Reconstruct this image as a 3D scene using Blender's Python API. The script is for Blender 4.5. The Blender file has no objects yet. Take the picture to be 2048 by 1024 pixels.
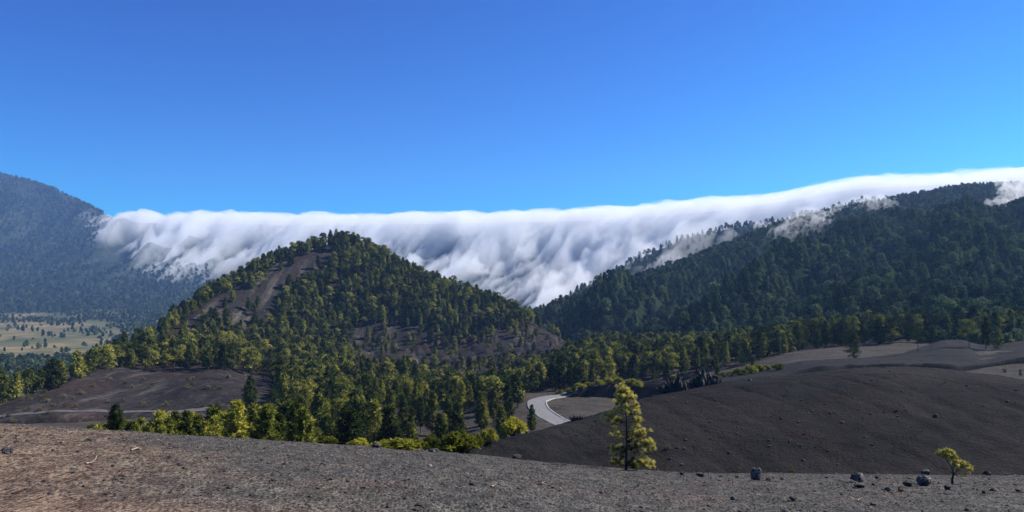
import bpy, bmesh, math, random
import numpy as np
from mathutils import Vector

# ------------------------------------------------------------------ scene, camera, light
sc = bpy.context.scene
COL = sc.collection
F, HOR, EYE = 1518.0, 610.0, 1.7           # focal length and horizon row in photo pixels, eye height in metres

cam_d = bpy.data.cameras.new('camera')
cam_d.sensor_width = 36.0
cam_d.lens = 36.0 * F / 2048.0
cam_d.shift_y = (HOR - 512.0) / 2048.0
cam_d.clip_start = 0.1
cam_d.clip_end = 30000.0
cam = bpy.data.objects.new('camera', cam_d)
COL.objects.link(cam)
cam.location = (0, 0, EYE)
cam.rotation_euler = (math.radians(90), 0, 0)
sc.camera = cam

SUN_AZ, SUN_EL = math.radians(74), math.radians(41)      # azimuth clockwise from the view direction (+Y)
SDIR = Vector((math.cos(SUN_EL) * math.sin(SUN_AZ), math.cos(SUN_EL) * math.cos(SUN_AZ), math.sin(SUN_EL)))
sun_d = bpy.data.lights.new('sun', 'SUN')
sun_d.energy = 5.0
sun_d.angle = math.radians(0.5)
sun_d.color = (1.0, 0.95, 0.87)
sun = bpy.data.objects.new('sun', sun_d)
COL.objects.link(sun)
sun.rotation_euler = SDIR.to_track_quat('Z', 'Y').to_euler()

world = bpy.data.worlds.new('World')
sc.world = world
world.use_nodes = True
wn = world.node_tree
wn.nodes.clear()
w_out = wn.nodes.new('ShaderNodeOutputWorld')
w_bg = wn.nodes.new('ShaderNodeBackground')
w_sky = wn.nodes.new('ShaderNodeTexSky')
w_sky.sky_type = 'NISHITA'
w_sky.sun_disc = False
w_sky.sun_elevation = SUN_EL
w_sky.sun_rotation = SUN_AZ
w_sky.altitude = 1300
w_sky.air_density = 1.0
w_sky.dust_density = 0.1
w_sky.ozone_density = 6.0
w_bg.inputs['Strength'].default_value = 0.10
w_sep = wn.nodes.new('ShaderNodeSeparateColor')
w_com = wn.nodes.new('ShaderNodeCombineColor')
wn.links.new(w_sky.outputs[0], w_sep.inputs[0])
for ch, (gam, mul) in enumerate(((2.8, 0.0155), (2.05, 0.154), (1.35, 0.470))):      # a deep, saturated mountain sky
    lo = wn.nodes.new('ShaderNodeMath'); lo.operation = 'MINIMUM'; lo.inputs[1].default_value = 6.0
    pw = wn.nodes.new('ShaderNodeMath'); pw.operation = 'POWER'; pw.inputs[1].default_value = gam
    ml = wn.nodes.new('ShaderNodeMath'); ml.operation = 'MULTIPLY'; ml.inputs[1].default_value = mul
    wn.links.new(w_sep.outputs[ch], lo.inputs[0]); wn.links.new(lo.outputs[0], pw.inputs[0])
    wn.links.new(pw.outputs[0], ml.inputs[0]); wn.links.new(ml.outputs[0], w_com.inputs[ch])
wn.links.new(w_com.outputs[0], w_bg.inputs['Color'])
wn.links.new(w_bg.outputs[0], w_out.inputs['Surface'])

sc.view_settings.view_transform = 'Standard'
sc.view_settings.look = 'None'
sc.view_settings.gamma = 1.0
sc.view_settings.exposure = 0.90
sc.render.engine = 'CYCLES'
sc.cycles.use_denoising = True
sc.cycles.max_bounces = 14
sc.cycles.diffuse_bounces = 3
sc.cycles.glossy_bounces = 1
sc.cycles.transmission_bounces = 3
sc.cycles.transparent_max_bounces = 32
sc.cycles.volume_bounces = 7

rng = np.random.default_rng(7)
random.seed(7)


# ------------------------------------------------------------------ helpers
def smooth(a, b, x):
    t = np.clip((x - a) / (b - a), 0, 1)
    return t * t * (3 - 2 * t)


def noise2(x, y, seed=0):
    """gradient noise on arrays, about -1..1"""
    x = np.asarray(x, float); y = np.asarray(y, float)
    xi = np.floor(x).astype(np.int64); yi = np.floor(y).astype(np.int64)
    xf = x - xi; yf = y - yi
    u = xf ** 3 * (xf * (xf * 6 - 15) + 10); v = yf ** 3 * (yf * (yf * 6 - 15) + 10)

    def g(ix, iy, dx, dy):
        h = (ix * 374761393 + iy * 668265263 + seed * 974634777) & 0xffffffff
        h = ((h ^ (h >> 13)) * 1274126177) & 0xffffffff
        h = h ^ (h >> 16)
        a = (h & 0xffff) / 65536.0 * 2 * np.pi
        return np.cos(a) * dx + np.sin(a) * dy
    n00 = g(xi, yi, xf, yf); n10 = g(xi + 1, yi, xf - 1, yf)
    n01 = g(xi, yi + 1, xf, yf - 1); n11 = g(xi + 1, yi + 1, xf - 1, yf - 1)
    return 1.5 * ((n00 * (1 - u) + n10 * u) * (1 - v) + (n01 * (1 - u) + n11 * u) * v)


def fbm(x, y, oct=4, seed=0, gain=0.5):
    s = 0; a = 1.0; f = 1.0
    for o in range(oct):
        s = s + a * noise2(x * f + o * 17.3, y * f - o * 9.1, seed + o)
        a *= gain; f *= 2.03
    return s


def pch(xq, xs, ys):
    """monotone cubic interpolation; xs (n,), ys (n, ...)"""
    xs = np.asarray(xs, float); ys = np.asarray(ys, float)
    sh = (-1,) + (1,) * (ys.ndim - 1)
    h = np.diff(xs).reshape(sh); d = np.diff(ys, axis=0) / h
    m = np.zeros_like(ys)
    m[0] = d[0]; m[-1] = d[-1]
    if len(xs) > 2:
        a, b = d[:-1], d[1:]
        w1 = 2 * h[1:] + h[:-1]; w2 = h[1:] + 2 * h[:-1]
        ok = a * b > 0
        aa = np.where(ok, a, 1); bb = np.where(ok, b, 1)
        m[1:-1] = np.where(ok, (w1 + w2) / (w1 / aa + w2 / bb), 0)
    xq = np.clip(np.asarray(xq, float), xs[0], xs[-1])
    i = np.clip(np.searchsorted(xs, xq, side='right') - 1, 0, len(xs) - 2)
    hh = (xs[i + 1] - xs[i]); t = (xq - xs[i]) / hh
    t = t.reshape((-1,) + (1,) * (ys.ndim - 1)); hh = hh.reshape(t.shape)
    return ((1 + 2 * t) * (1 - t) ** 2 * ys[i] + t * (1 - t) ** 2 * hh * m[i]
            + t * t * (3 - 2 * t) * ys[i + 1] + t * t * (t - 1) * hh * m[i + 1])


def lin(x, pts):
    return np.interp(x, [p[0] for p in pts], [p[1] for p in pts])


def in_poly(px, py, poly):
    px = np.asarray(px); py = np.asarray(py)
    c = np.zeros(px.shape, bool)
    j = len(poly) - 1
    for i in range(len(poly)):
        xi, yi = poly[i]; xj, yj = poly[j]
        c ^= ((yi > py) != (yj > py)) & (px < (xj - xi) * (py - yi) / ((yj - yi) + 1e-12) + xi)
        j = i
    return c


def world_pt(px, py, Y):
    return np.array(((px - 1024.0) / F * Y, Y, EYE - (py - HOR) / F * Y))


def to_px(x, y, z):
    return 1024 + x / y * F, HOR + (EYE - z) / y * F


def raw_mesh(name, verts, faces, mats=(), smooth_shade=True):
    verts = np.asarray(verts, np.float32); faces = np.asarray(faces, np.int32)
    me = bpy.data.meshes.new(name)
    me.vertices.add(len(verts)); me.vertices.foreach_set('co', verts.ravel())
    k = faces.shape[1]
    me.loops.add(faces.size); me.loops.foreach_set('vertex_index', faces.ravel())
    me.polygons.add(len(faces))
    me.polygons.foreach_set('loop_start', np.arange(0, faces.size, k, dtype=np.int32))
    me.polygons.foreach_set('use_smooth', np.full(len(faces), smooth_shade))
    me.update(calc_edges=True)
    for m in mats: me.materials.append(m)
    return me


def link(name, me, parent=None, loc=None):
    o = bpy.data.objects.new(name, me)
    COL.objects.link(o)
    if parent is not None: o.parent = parent
    if loc is not None: o.location = loc
    return o


def tag(o, label=None, cat=None, group=None, kind=None):
    if label: o['label'] = label
    if cat: o['category'] = cat
    if group: o['group'] = group
    if kind: o['kind'] = kind
    return o


def grid_faces(nr, nc):
    i = np.arange(nr * nc).reshape(nr, nc)
    return np.stack([i[:-1, :-1], i[:-1, 1:], i[1:, 1:], i[1:, :-1]], -1).reshape(-1, 4)


# ------------------------------------------------------------------ materials
def new_mat(name):
    m = bpy.data.materials.new(name)
    m.use_nodes = True
    nt = m.node_tree
    nt.nodes.clear()
    out = nt.nodes.new('ShaderNodeOutputMaterial')
    return m, nt, out


class NT:
    def __init__(s, nt): s.nt = nt
    def n(s, t, **kw):
        nd = s.nt.nodes.new(t)
        for k, v in kw.items():
            if k in nd.inputs: nd.inputs[k].default_value = v
            else: setattr(nd, k, v)
        return nd
    def l(s, a, b): s.nt.links.new(a, b)
    def noise(s, vec, scale, detail=4, rough=0.55):
        nd = s.nt.nodes.new('ShaderNodeTexNoise')
        nd.inputs['Scale'].default_value = scale; nd.inputs['Detail'].default_value = detail
        nd.inputs['Roughness'].default_value = rough
        s.l(vec, nd.inputs['Vector'])
        return nd.outputs[0]
    def ramp(s, fac, stops):
        nd = s.nt.nodes.new('ShaderNodeValToRGB')
        cr = nd.color_ramp
        while len(cr.elements) < len(stops): cr.elements.new(0.5)
        for e, (p, c) in zip(cr.elements, stops):
            e.position = p; e.color = (c, c, c, 1) if isinstance(c, (int, float)) else (*c, 1)
        s.l(fac, nd.inputs[0])
        return nd.outputs[0]
    def mix(s, fac, a, b, mode='MIX'):
        nd = s.nt.nodes.new('ShaderNodeMix')
        nd.data_type = 'RGBA'; nd.blend_type = mode
        for k, v in ((0, fac), (6, a), (7, b)):
            if isinstance(v, bpy.types.NodeSocket): s.l(v, nd.inputs[k])
            elif k == 0: nd.inputs[0].default_value = v
            else: nd.inputs[k].default_value = (*v, 1)
        return nd.outputs[2]
    def math(s, op, a, b=0.0):
        nd = s.nt.nodes.new('ShaderNodeMath'); nd.operation = op
        for k, v in ((0, a), (1, b)):
            if isinstance(v, bpy.types.NodeSocket): s.l(v, nd.inputs[k])
            else: nd.inputs[k].default_value = v
        return nd.outputs[0]
    def mapping(s, vec, scale):
        nd = s.nt.nodes.new('ShaderNodeMapping'); nd.inputs['Scale'].default_value = scale
        s.l(vec, nd.inputs['Vector']); return nd.outputs[0]


def ash_mat(name, dark, light, fine, bump, red=0.0, streak=0.0, tan=0.0, patch=0.05):
    """cinder: dark grains, paler dusty patches, rusty areas; fine = grain size scale (1/m)"""
    m, nt, out = new_mat(name); N = NT(nt)
    pos = N.n('ShaderNodeNewGeometry').outputs['Position']
    big = N.noise(pos, patch, 5, 0.6)
    mid = N.noise(pos, fine * 0.12, 5, 0.65)
    fin = N.noise(pos, fine, 3, 0.7)
    c = N.mix(N.ramp(mid, [(0.35, 0.0), (0.68, 1.0)]), dark, light)
    c = N.mix(N.ramp(big, [(0.4, 0.0), (0.65, 0.55)]), c, tuple(0.8 * a + 0.2 * b for a, b in zip(light, (0.09, 0.07, 0.056))))
    if red:
        rr = N.noise(pos, patch * 2.3, 4, 0.6)
        c = N.mix(N.ramp(rr, [(0.5, 0.0), (0.72, red)]), c, (0.13, 0.06, 0.042))
    if streak:
        st = N.noise(N.mapping(pos, (1.0, 0.12, 0.12)), fine * 0.25, 3, 0.6)
        c = N.mix(N.ramp(st, [(0.52, 0.0), (0.7, streak)]), c, (0.16, 0.145, 0.12))
    if tan:
        tn = N.noise(pos, fine * 0.45, 4, 0.7)
        c = N.mix(N.ramp(tn, [(0.58, 0.0), (0.72, tan)]), c, (0.19, 0.16, 0.10))
    c = N.mix(N.ramp(fin, [(0.36, 0.55), (0.5, 1.0), (0.66, 1.55)]), c, c, 'MIX')
    g = N.ramp(fin, [(0.34, 0.45), (0.5, 0.8), (0.68, 1.0)])
    c = N.mix(1.0, c, g, 'MULTIPLY')
    bs = N.n('ShaderNodeBsdfPrincipled', Roughness=0.95)
    bs.inputs['Specular IOR Level'].default_value = 0.05
    N.l(c, bs.inputs['Base Color'])
    bp = N.n('ShaderNodeBump', Strength=0.9, Distance=bump)
    hh = N.math('ADD', N.math('MULTIPLY', fin, 0.5), mid)
    N.l(hh, bp.inputs['Height']); N.l(bp.outputs[0], bs.inputs['Normal'])
    N.l(bs.outputs[0], out.inputs['Surface'])
    return m


def needle_mat(name, c_dark, c_mid, c_light, trans=0.35, scale=0.9):
    """pine needles: colour differs from tree to tree and from tuft to tuft"""
    m, nt, out = new_mat(name); N = NT(nt)
    rnd = N.n('ShaderNodeObjectInfo').outputs['Random']
    pos = N.n('ShaderNodeNewGeometry').outputs['Position']
    ns = N.noise(pos, scale, 2, 0.5)
    f = N.math('ADD', N.math('MULTIPLY', rnd, 0.75), N.math('MULTIPLY', N.math('SUBTRACT', ns, 0.5), 1.4))
    f = N.math('ADD', f, 0.10)
    c = N.ramp(f, [(0.1, c_dark), (0.5, c_mid), (0.95, c_light)])
    d = N.n('ShaderNodeBsdfDiffuse'); t = N.n('ShaderNodeBsdfTranslucent')
    N.l(c, d.inputs['Color']); N.l(c, t.inputs['Color'])
    mx = N.n('ShaderNodeMixShader'); mx.inputs[0].default_value = trans
    N.l(d.outputs[0], mx.inputs[1]); N.l(t.outputs[0], mx.inputs[2])
    N.l(mx.outputs[0], out.inputs['Surface'])
    return m


def noisy_mat(name, a, b, scale, rough=0.9, bump=0.0, detail=5, lo=0.35, hi=0.65):
    m, nt, out = new_mat(name); N = NT(nt)
    pos = N.n('ShaderNodeNewGeometry').outputs['Position']
    ns = N.noise(pos, scale, detail, 0.65)
    c = N.ramp(ns, [(lo, a), (hi, b)])
    bs = N.n('ShaderNodeBsdfPrincipled', Roughness=rough)
    bs.inputs['Specular IOR Level'].default_value = 0.25
    N.l(c, bs.inputs['Base Color'])
    if bump:
        bp = N.n('ShaderNodeBump', Strength=0.8, Distance=bump)
        N.l(ns, bp.inputs['Height']); N.l(bp.outputs[0], bs.inputs['Normal'])
    N.l(bs.outputs[0], out.inputs['Surface'])
    return m


def fog_mat(name, density, color=(0.995, 0.995, 0.995), aniso=0.3):
    m, nt, out = new_mat(name); N = NT(nt)
    v = N.n('ShaderNodeVolumePrincipled')
    v.inputs['Color'].default_value = (*color, 1)
    v.inputs['Density'].default_value = density
    v.inputs['Anisotropy'].default_value = aniso
    N.l(v.outputs[0], out.inputs['Volume'])
    return m


# foreground ash: rusty cinders with dry needles toward one corner, grey elsewhere
def front_ash_mat():
    m, nt, out = new_mat('cinder_ground'); N = NT(nt)
    pos = N.n('ShaderNodeNewGeometry').outputs['Position']
    st = N.mapping(pos, (1.0, 0.40, 1.0))
    fin = N.noise(st, 26.0, 3, 0.7)
    mid = N.noise(st, 3.2, 5, 0.7)
    big = N.noise(pos, 0.16, 4, 0.55)
    c = N.mix(N.ramp(mid, [(0.36, 0.0), (0.66, 1.0)]), (0.038, 0.036, 0.0325), (0.106, 0.098, 0.085))
    sep = N.n('ShaderNodeSeparateXYZ'); N.l(pos, sep.inputs[0])
    left = N.math('ADD', N.math('MULTIPLY', sep.outputs[0], -0.11), N.math('MULTIPLY', N.math('SUBTRACT', big, 0.5), 1.6))
    left = N.math('ADD', left, N.math('MULTIPLY', N.math('SUBTRACT', sep.outputs[1], 9.0), -0.085))
    lf = N.ramp(left, [(0.05, 0.0), (0.62, 1.0)])
    rust = N.mix(N.ramp(mid, [(0.4, 0.0), (0.65, 1.0)]), (0.13, 0.075, 0.048), (0.27, 0.19, 0.125))
    lf2 = N.math('MULTIPLY', lf, 0.75)
    c = N.mix(lf2, c, rust)
    pk = N.noise(pos, 0.45, 4, 0.6)
    c = N.mix(N.ramp(pk, [(0.54, 0.0), (0.7, 0.4)]), c, (0.12, 0.072, 0.066))
    g = N.ramp(fin, [(0.36, 0.14), (0.50, 0.75), (0.63, 1.6)])
    c = N.mix(1.0, c, g, 'MULTIPLY')
    spk = N.noise(st, 31.0, 2, 0.6)
    c = N.mix(N.ramp(spk, [(0.64, 0.0), (0.74, 0.8)]), c, (0.26, 0.23, 0.19))
    bs = N.n('ShaderNodeBsdfPrincipled', Roughness=0.95)
    bs.inputs['Specular IOR Level'].default_value = 0.1
    N.l(c, bs.inputs['Base Color'])
    bp = N.n('ShaderNodeBump', Strength=1.0, Distance=0.06)
    hh = N.math('ADD', N.math('MULTIPLY', fin, 0.6), mid)
    N.l(hh, bp.inputs['Height']); N.l(bp.outputs[0], bs.inputs['Normal'])
    N.l(bs.outputs[0], out.inputs['Surface'])
    return m


M_FRONT = front_ash_mat()
M_DUNE = ash_mat('dark_cinder', (0.0095, 0.0095, 0.0096), (0.020, 0.0195, 0.019), 4.0, 0.35, red=0.06, patch=0.09)
M_TERR = ash_mat('grey_cinder', (0.013, 0.0127, 0.013), (0.028, 0.027, 0.027), 2.5, 0.25, tan=0.08, patch=0.05)
M_VALLEY = ash_mat('valley_soil', (0.036, 0.032, 0.029), (0.076, 0.066, 0.054), 1.2, 0.3, tan=0.6, patch=0.04)
M_CONE = ash_mat('cone_cinder', (0.016, 0.0145, 0.015), (0.032, 0.028, 0.027), 0.7, 0.6, red=0.16, streak=0.5, tan=0.4, patch=0.012)
def soil_mat():
    m, nt, out = new_mat('wooded_soil'); N = NT(nt)
    pos = N.n('ShaderNodeNewGeometry').outputs['Position']
    c = N.ramp(N.noise(pos, 0.12, 4, 0.7), [(0.36, (0.010, 0.017, 0.009)), (0.64, (0.026, 0.036, 0.018))])
    d = N.n('ShaderNodeBsdfDiffuse'); N.l(c, d.inputs['Color']); N.l(d.outputs[0], out.inputs['Surface'])
    return m


M_MOUNT = soil_mat()
M_BARK = noisy_mat('bark', (0.035, 0.024, 0.018), (0.09, 0.062, 0.045), 6.0, 0.95, 0.02)
M_ROCK = noisy_mat('basalt', (0.022, 0.020, 0.018), (0.080, 0.073, 0.066), 9.0, 0.9, 0.05)
M_ROCKB = noisy_mat('pale_lit_rock', (0.030, 0.027, 0.024), (0.20, 0.185, 0.165), 4.0, 0.9, 0.05, lo=0.46, hi=0.64)  # pale stone; on the big boulders the pale mottle stands in for sunlit faces
M_ROCKR = noisy_mat('red_scoria', (0.045, 0.022, 0.02), (0.10, 0.045, 0.038), 9.0, 0.9, 0.03)
M_ROAD = noisy_mat('asphalt', (0.12, 0.118, 0.115), (0.19, 0.186, 0.18), 0.9, 0.9)
M_TRACK = noisy_mat('dirt_track', (0.055, 0.051, 0.047), (0.11, 0.103, 0.095), 0.8, 0.95)
M_KERB = noisy_mat('kerb_stone', (0.22, 0.21, 0.195), (0.42, 0.40, 0.37), 1.0, 0.9)
M_WOOD = noisy_mat('pole_wood', (0.07, 0.055, 0.045), (0.13, 0.11, 0.09), 4.0, 0.9)
M_STRAW = noisy_mat('dry_twig', (0.14, 0.10, 0.065), (0.33, 0.26, 0.18), 3.0, 0.9)
M_METAL = noisy_mat('cable_metal', (0.10, 0.10, 0.10), (0.16, 0.16, 0.16), 3.0, 0.8)
M_NEED = needle_mat('pine_needles', (0.018, 0.031, 0.010), (0.080, 0.098, 0.022), (0.31, 0.29, 0.050), 0.15, 0.8)
M_NEEDF = needle_mat('pine_needles_slope', (0.022, 0.032, 0.010), (0.092, 0.104, 0.025), (0.31, 0.29, 0.058), 0.15, 0.25)
M_NEEDM = needle_mat('pine_needles_mountain', (0.014, 0.028, 0.016), (0.052, 0.084, 0.040), (0.15, 0.18, 0.072), 0.2, 0.05)
M_NEEDT = needle_mat('thicket_needles', (0.035, 0.050, 0.012), (0.15, 0.165, 0.030), (0.40, 0.36, 0.058), 0.2, 1.3)
M_NEEDY = needle_mat('young_needles', (0.035, 0.042, 0.016), (0.17, 0.17, 0.040), (0.44, 0.38, 0.085), 0.35, 5.5)
def tip_mat():
    # old needles grey brown, young tips yellow
    m, nt, out = new_mat('needle_tips'); N = NT(nt)
    at = N.n('ShaderNodeAttribute'); at.attribute_name = 'tone'
    c = N.ramp(at.outputs['Fac'], [(0.05, (0.035, 0.036, 0.024)), (0.35, (0.10, 0.105, 0.045)), (0.65, (0.34, 0.32, 0.085)), (1.0, (0.66, 0.56, 0.16))])
    d = N.n('ShaderNodeBsdfDiffuse'); t = N.n('ShaderNodeBsdfTranslucent')
    N.l(c, d.inputs['Color']); N.l(c, t.inputs['Color'])
    mx = N.n('ShaderNodeMixShader'); mx.inputs[0].default_value = 0.4
    N.l(d.outputs[0], mx.inputs[1]); N.l(t.outputs[0], mx.inputs[2]); N.l(mx.outputs[0], out.inputs['Surface'])
    return m


M_TIPS = tip_mat()
M_SHRUB = needle_mat('broom_leaves', (0.07, 0.085, 0.014), (0.21, 0.21, 0.028), (0.42, 0.38, 0.05), 0.35, 1.6)
M_DRY = needle_mat('dry_leaves', (0.07, 0.065, 0.03), (0.15, 0.135, 0.06), (0.24, 0.21, 0.11), 0.3, 2.0)


# ------------------------------------------------------------------ land
class Land:
    """a sheet of ground given by profiles: for each direction px, points (distance, height)"""
    def __init__(s, profiles, nu, nv, rough=None, mode='py'):
        pxs = [p[0] for p in profiles]
        K = np.array([p[1] for p in profiles], float)             # (npx, nk, 2)
        if mode == 'py':
            K[..., 1] = EYE - (K[..., 1] - HOR) / F * K[..., 0]
        s.px = np.linspace(pxs[0], pxs[-1], nu)
        A = pch(s.px, pxs, K)                                     # (nu, nk, 2)
        nk = K.shape[1]
        v = np.linspace(0, nk - 1, nv)
        B = pch(v, np.arange(nk), np.swapaxes(A, 0, 1))           # (nv, nu, 2)
        # profile heights as a function of distance
        s.Y = B[..., 0].T.copy()                                  # (nu, nv)
        s.Z = np.empty_like(s.Y)
        for i in range(nu):
            s.Z[i] = pch(s.Y[i], A[i, :, 0], A[i, :, 1])
        s.X = (s.px[:, None] - 1024) / F * s.Y
        if rough is not None: s.Z = s.Z + rough(s.X, s.Y, s.px[:, None] + 0 * s.Y, np.linspace(0, 1, nv)[None, :] + 0 * s.Y)
        s.nu, s.nv = nu, nv

    def build(s, name, mat):
        co = np.stack([s.X, s.Y, s.Z], -1).reshape(-1, 3)
        f = grid_faces(s.nu, s.nv)
        return tag(link(name, raw_mesh(name, co, f, [mat])), kind='structure')

    def z(s, px, Y):
        px = np.atleast_1d(np.asarray(px, float)); Y = np.atleast_1d(np.asarray(Y, float))
        out = np.full(px.shape, -1e4)
        fi = (px - s.px[0]) / (s.px[1] - s.px[0])
        for k in range(len(px)):
            if fi[k] < 0 or fi[k] > s.nu - 1: continue
            i = min(int(fi[k]), s.nu - 2); t = fi[k] - i
            if Y[k] < s.Y[i, 0] - 1e-6 or Y[k] > s.Y[i, -1]: continue
            out[k] = (1 - t) * np.interp(Y[k], s.Y[i], s.Z[i]) + t * np.interp(Y[k], s.Y[i + 1], s.Z[i + 1])
        return out

    def scatter(s, n, accept, dmin, pxr=None, seed=1):
        """random spots on the sheet, even over the ground, thinned by accept(px, py, Y) and by spacing"""
        r = np.random.default_rng(seed)
        w = s.Y[:-1, :-1] * np.abs(np.diff(s.Y, axis=1)[:-1])
        if pxr is not None:
            w = w * ((s.px[:-1, None] >= pxr[0]) & (s.px[:-1, None] <= pxr[1]))
        w = w.ravel() / w.sum()
        c = r.choice(len(w), n, p=w)
        i, j = np.divmod(c, s.nv - 1)
        a, b = r.random(n), r.random(n)
        def bl(G): return (G[i, j] * (1 - a) * (1 - b) + G[i + 1, j] * a * (1 - b) + G[i, j + 1] * (1 - a) * b + G[i + 1, j + 1] * a * b)
        X, Y, Z = bl(s.X), bl(s.Y), bl(s.Z)
        px, py = to_px(X, Y, Z)
        keep = r.random(n) < accept(px, py, Y)
        X, Y, Z = X[keep], Y[keep], Z[keep]
        return thin(np.stack([X, Y, Z], -1), dmin(Y) if callable(dmin) else dmin)


def thin(P, dmin):
    cell = {}; ok = []
    for k, (x, y, z) in enumerate(P):
        d = dmin if np.isscalar(dmin) else dmin[k]
        ci, cj = int(x // d), int(y // d); good = True
        for a in (-1, 0, 1):
            for b in (-1, 0, 1):
                for q in cell.get((ci + a, cj + b), ()):
                    if (P[q, 0] - x) ** 2 + (P[q, 1] - y) ** 2 < d * d: good = False; break
                if not good: break
            if not good: break
        if good:
            cell.setdefault((ci, cj), []).append(k); ok.append(k)
    return P[ok]


# the foreground brow: convex slope falling away from the viewer
CREST = [(-700, 832), (0, 848), (150, 857), (300, 868), (600, 885), (900, 906), (1060, 922), (1150, 933), (1300, 944), (1450, 948), (2048, 953), (2700, 955)]
CRY = [(-700, 24), (0, 26), (600, 28), (1300, 30), (2048, 33), (2700, 34)]


def brow_sq(t):
    px = 1024 + t * F
    w = np.array([-60, -30, 0, 30, 60.0])
    e = sum(lin(px + d, CREST) for d in w) / 5
    e = (e - HOR) / F
    Yc = lin(px, CRY)
    q = EYE / Yc ** 2
    return e - 2 * EYE / Yc, q


def brow_base(x, y):
    t = np.clip(x / np.maximum(y, 5.0), -1.1, 1.1)
    s, q = brow_sq(t)
    return -s * y - q * y * y


def brow_z(x, y):
    x = np.asarray(x, float); y = np.asarray(y, float)
    return brow_base(x, y) + 0.040 * fbm(x * 1.3, y * 1.3, 4, 11) + 0.05 * fbm(x * 0.22, y * 0.22, 2, 15)


def brow_at(px, py):
    """where the sight line through a photo pixel meets the brow"""
    t = (px - 1024) / F
    s, q = brow_sq(np.array(t))
    E = (py - HOR) / F
    d = max((E - s) ** 2 - 4 * q * EYE, 0.0)
    Y = float(((E - s) - math.sqrt(d)) / (2 * q))
    return t * Y, Y, float(brow_z(t * Y, Y))


xs = np.concatenate([np.arange(-75, -30, 0.8), np.arange(-30, 32, 0.13), np.arange(32, 76, 0.8)])
ys = np.concatenate([np.arange(-25, 6, 0.5), np.arange(6, 38, 0.11), np.arange(38, 100, 0.7)])
GX, GY = np.meshgrid(xs, ys, indexing='ij')
GZ = brow_z(GX, GY)
tag(link('ash_ground', raw_mesh('ash_ground', np.stack([GX, GY, GZ], -1).reshape(-1, 3), grid_faces(len(xs), len(ys)), [M_FRONT])), kind='structure')

# the smooth dark dune beyond the brow
DUNE_C = [(880, 925, 56), (975, 885, 60), (1060, 868, 64), (1150, 850, 69), (1300, 806, 75), (1400, 785, 78), (1500, 767, 80), (1600, 759, 81), (1650, 752, 82), (1740, 744, 82), (1800, 742, 82), (1850, 744, 82), (1950, 755, 80), (2048, 769, 78), (2400, 815, 74)]
prof = []
for px, py, yc in DUNE_C:
    zc = EYE - (py - HOR) / F * yc
    y0 = min(55.0, yc - 6)
    z0 = min(EYE - (985 - HOR) / F * y0, zc - 1.0)
    d = yc - y0
    prof.append((px, [(y0 - 12, z0 - 2.5), (y0, z0), (y0 + d * .45, z0 + (zc - z0) * .52), (y0 + d * .8, z0 + (zc - z0) * .88), (yc, zc), (yc + d * .5, zc - .6), (yc + 22, zc - 5.0), (yc + 40, zc - 12)]))
dune = Land(prof, 420, 190, lambda x, y, p, v: -.10 * np.maximum(0, 1 - np.abs(noise2(x * .16 + .05 * y, y * .03, 24)) * 5) - .07 * np.maximum(0, 1 - np.abs(noise2(x * .05, y * .11 + x * .03, 25)) * 9) + 0.05 * fbm(x * .5, y * .5, 4, 21) + 0.10 * fbm(x * .12, y * .12, 2, 22), 'z')
dune.build('ash_dune', M_DUNE)

# valley floor
VY = [45, 70, 110, 150, 190, 230, 300, 400, 580]
VT = [(-500, [-16, -22, -27, -30, -31, -33, -37, -46, -58]), (0, [-14, -20, -26, -28.5, -29, -32, -38, -48, -60]),
      (300, [-14, -19.5, -25, -27.5, -28.5, -29.5, -31, -33, -35]), (600, [-14, -19.5, -25, -27.5, -28.5, -29, -30, -31, -31]),
      (900, [-14, -20, -26, -28, -28.5, -30.5, -35.5, -36, -36]), (1060, [-15, -21, -26, -26.5, -26, -26, -34, -36, -34]),
      (1150, [-15, -21, -26, -26.2, -26, -26, -25, -27, -29]), (1300, [-15, -20, -24.5, -26, -26.8, -27.5, -23.5, -24.5, -27]),
      (1450, [-13, -17, -20, -21, -21, -20.5, -20, -22, -25]), (1600, [-13, -15, -15.5, -15.5, -15, -15, -15, -16, -18]),
      (1800, [-13, -14.5, -14.5, -14.2, -14, -13.5, -12.5, -11, -8]), (2048, [-13, -13.5, -12.6, -12.2, -11.7, -11.5, -11, -8, -4]),
      (2500, [-13, -13.5, -12.6, -12, -11.5, -11, -10, -5, 0])]
valley = Land([(p, list(zip(VY, z))) for p, z in VT], 330, 260, lambda x, y, p, v: 0.5 * fbm(x * .03, y * .03, 4, 31), 'z')
valley.build('valley_ground', M_VALLEY)

# bare terrace with a low cut bank on the far side of the dune
TERR = [(1395, [(150, 800), (151, 790), (185, 775), (215, 768), (232, 775)]), (1440, [(150, 785), (151, 772), (185, 760), (225, 753), (240, 760)]),
        (1560, [(155, 772), (156, 753), (190, 741), (235, 729), (250, 740)]), (1600, [(160, 772), (161.6, 741), (195, 732), (240, 722), (256, 732)]),
        (1650, [(162, 772), (163.8, 731), (195, 727), (242, 719), (258, 729)]), (1700, [(165, 772), (167.0, 729), (195, 724), (245, 716), (260, 726)]), (1800, [(165, 772), (167.2, 727), (195, 719), (252, 706), (268, 716)]),
        (1850, [(165, 772), (167.2, 727), (195, 717), (257, 692), (275, 705)]), (1895, [(165, 772), (167.2, 729), (195, 715), (258, 680), (276, 695)]),
        (1925, [(166, 772), (168.7, 731), (195, 715), (258, 680), (276, 695)]), (1960, [(168, 772), (170, 730), (200, 716), (258, 688), (276, 700)]),
        (2048, [(170, 772), (172.5, 713), (205, 703), (252, 682), (270, 693)]), (2420, [(170, 772), (173, 695), (205, 690), (252, 672), (270, 684)])]
terrace = Land(TERR, 420, 150, lambda x, y, p, v: 0.22 * fbm(x * .12, y * .12, 4, 41) + .1 * fbm(x * .6, y * .6, 2, 42), 'py')
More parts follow.
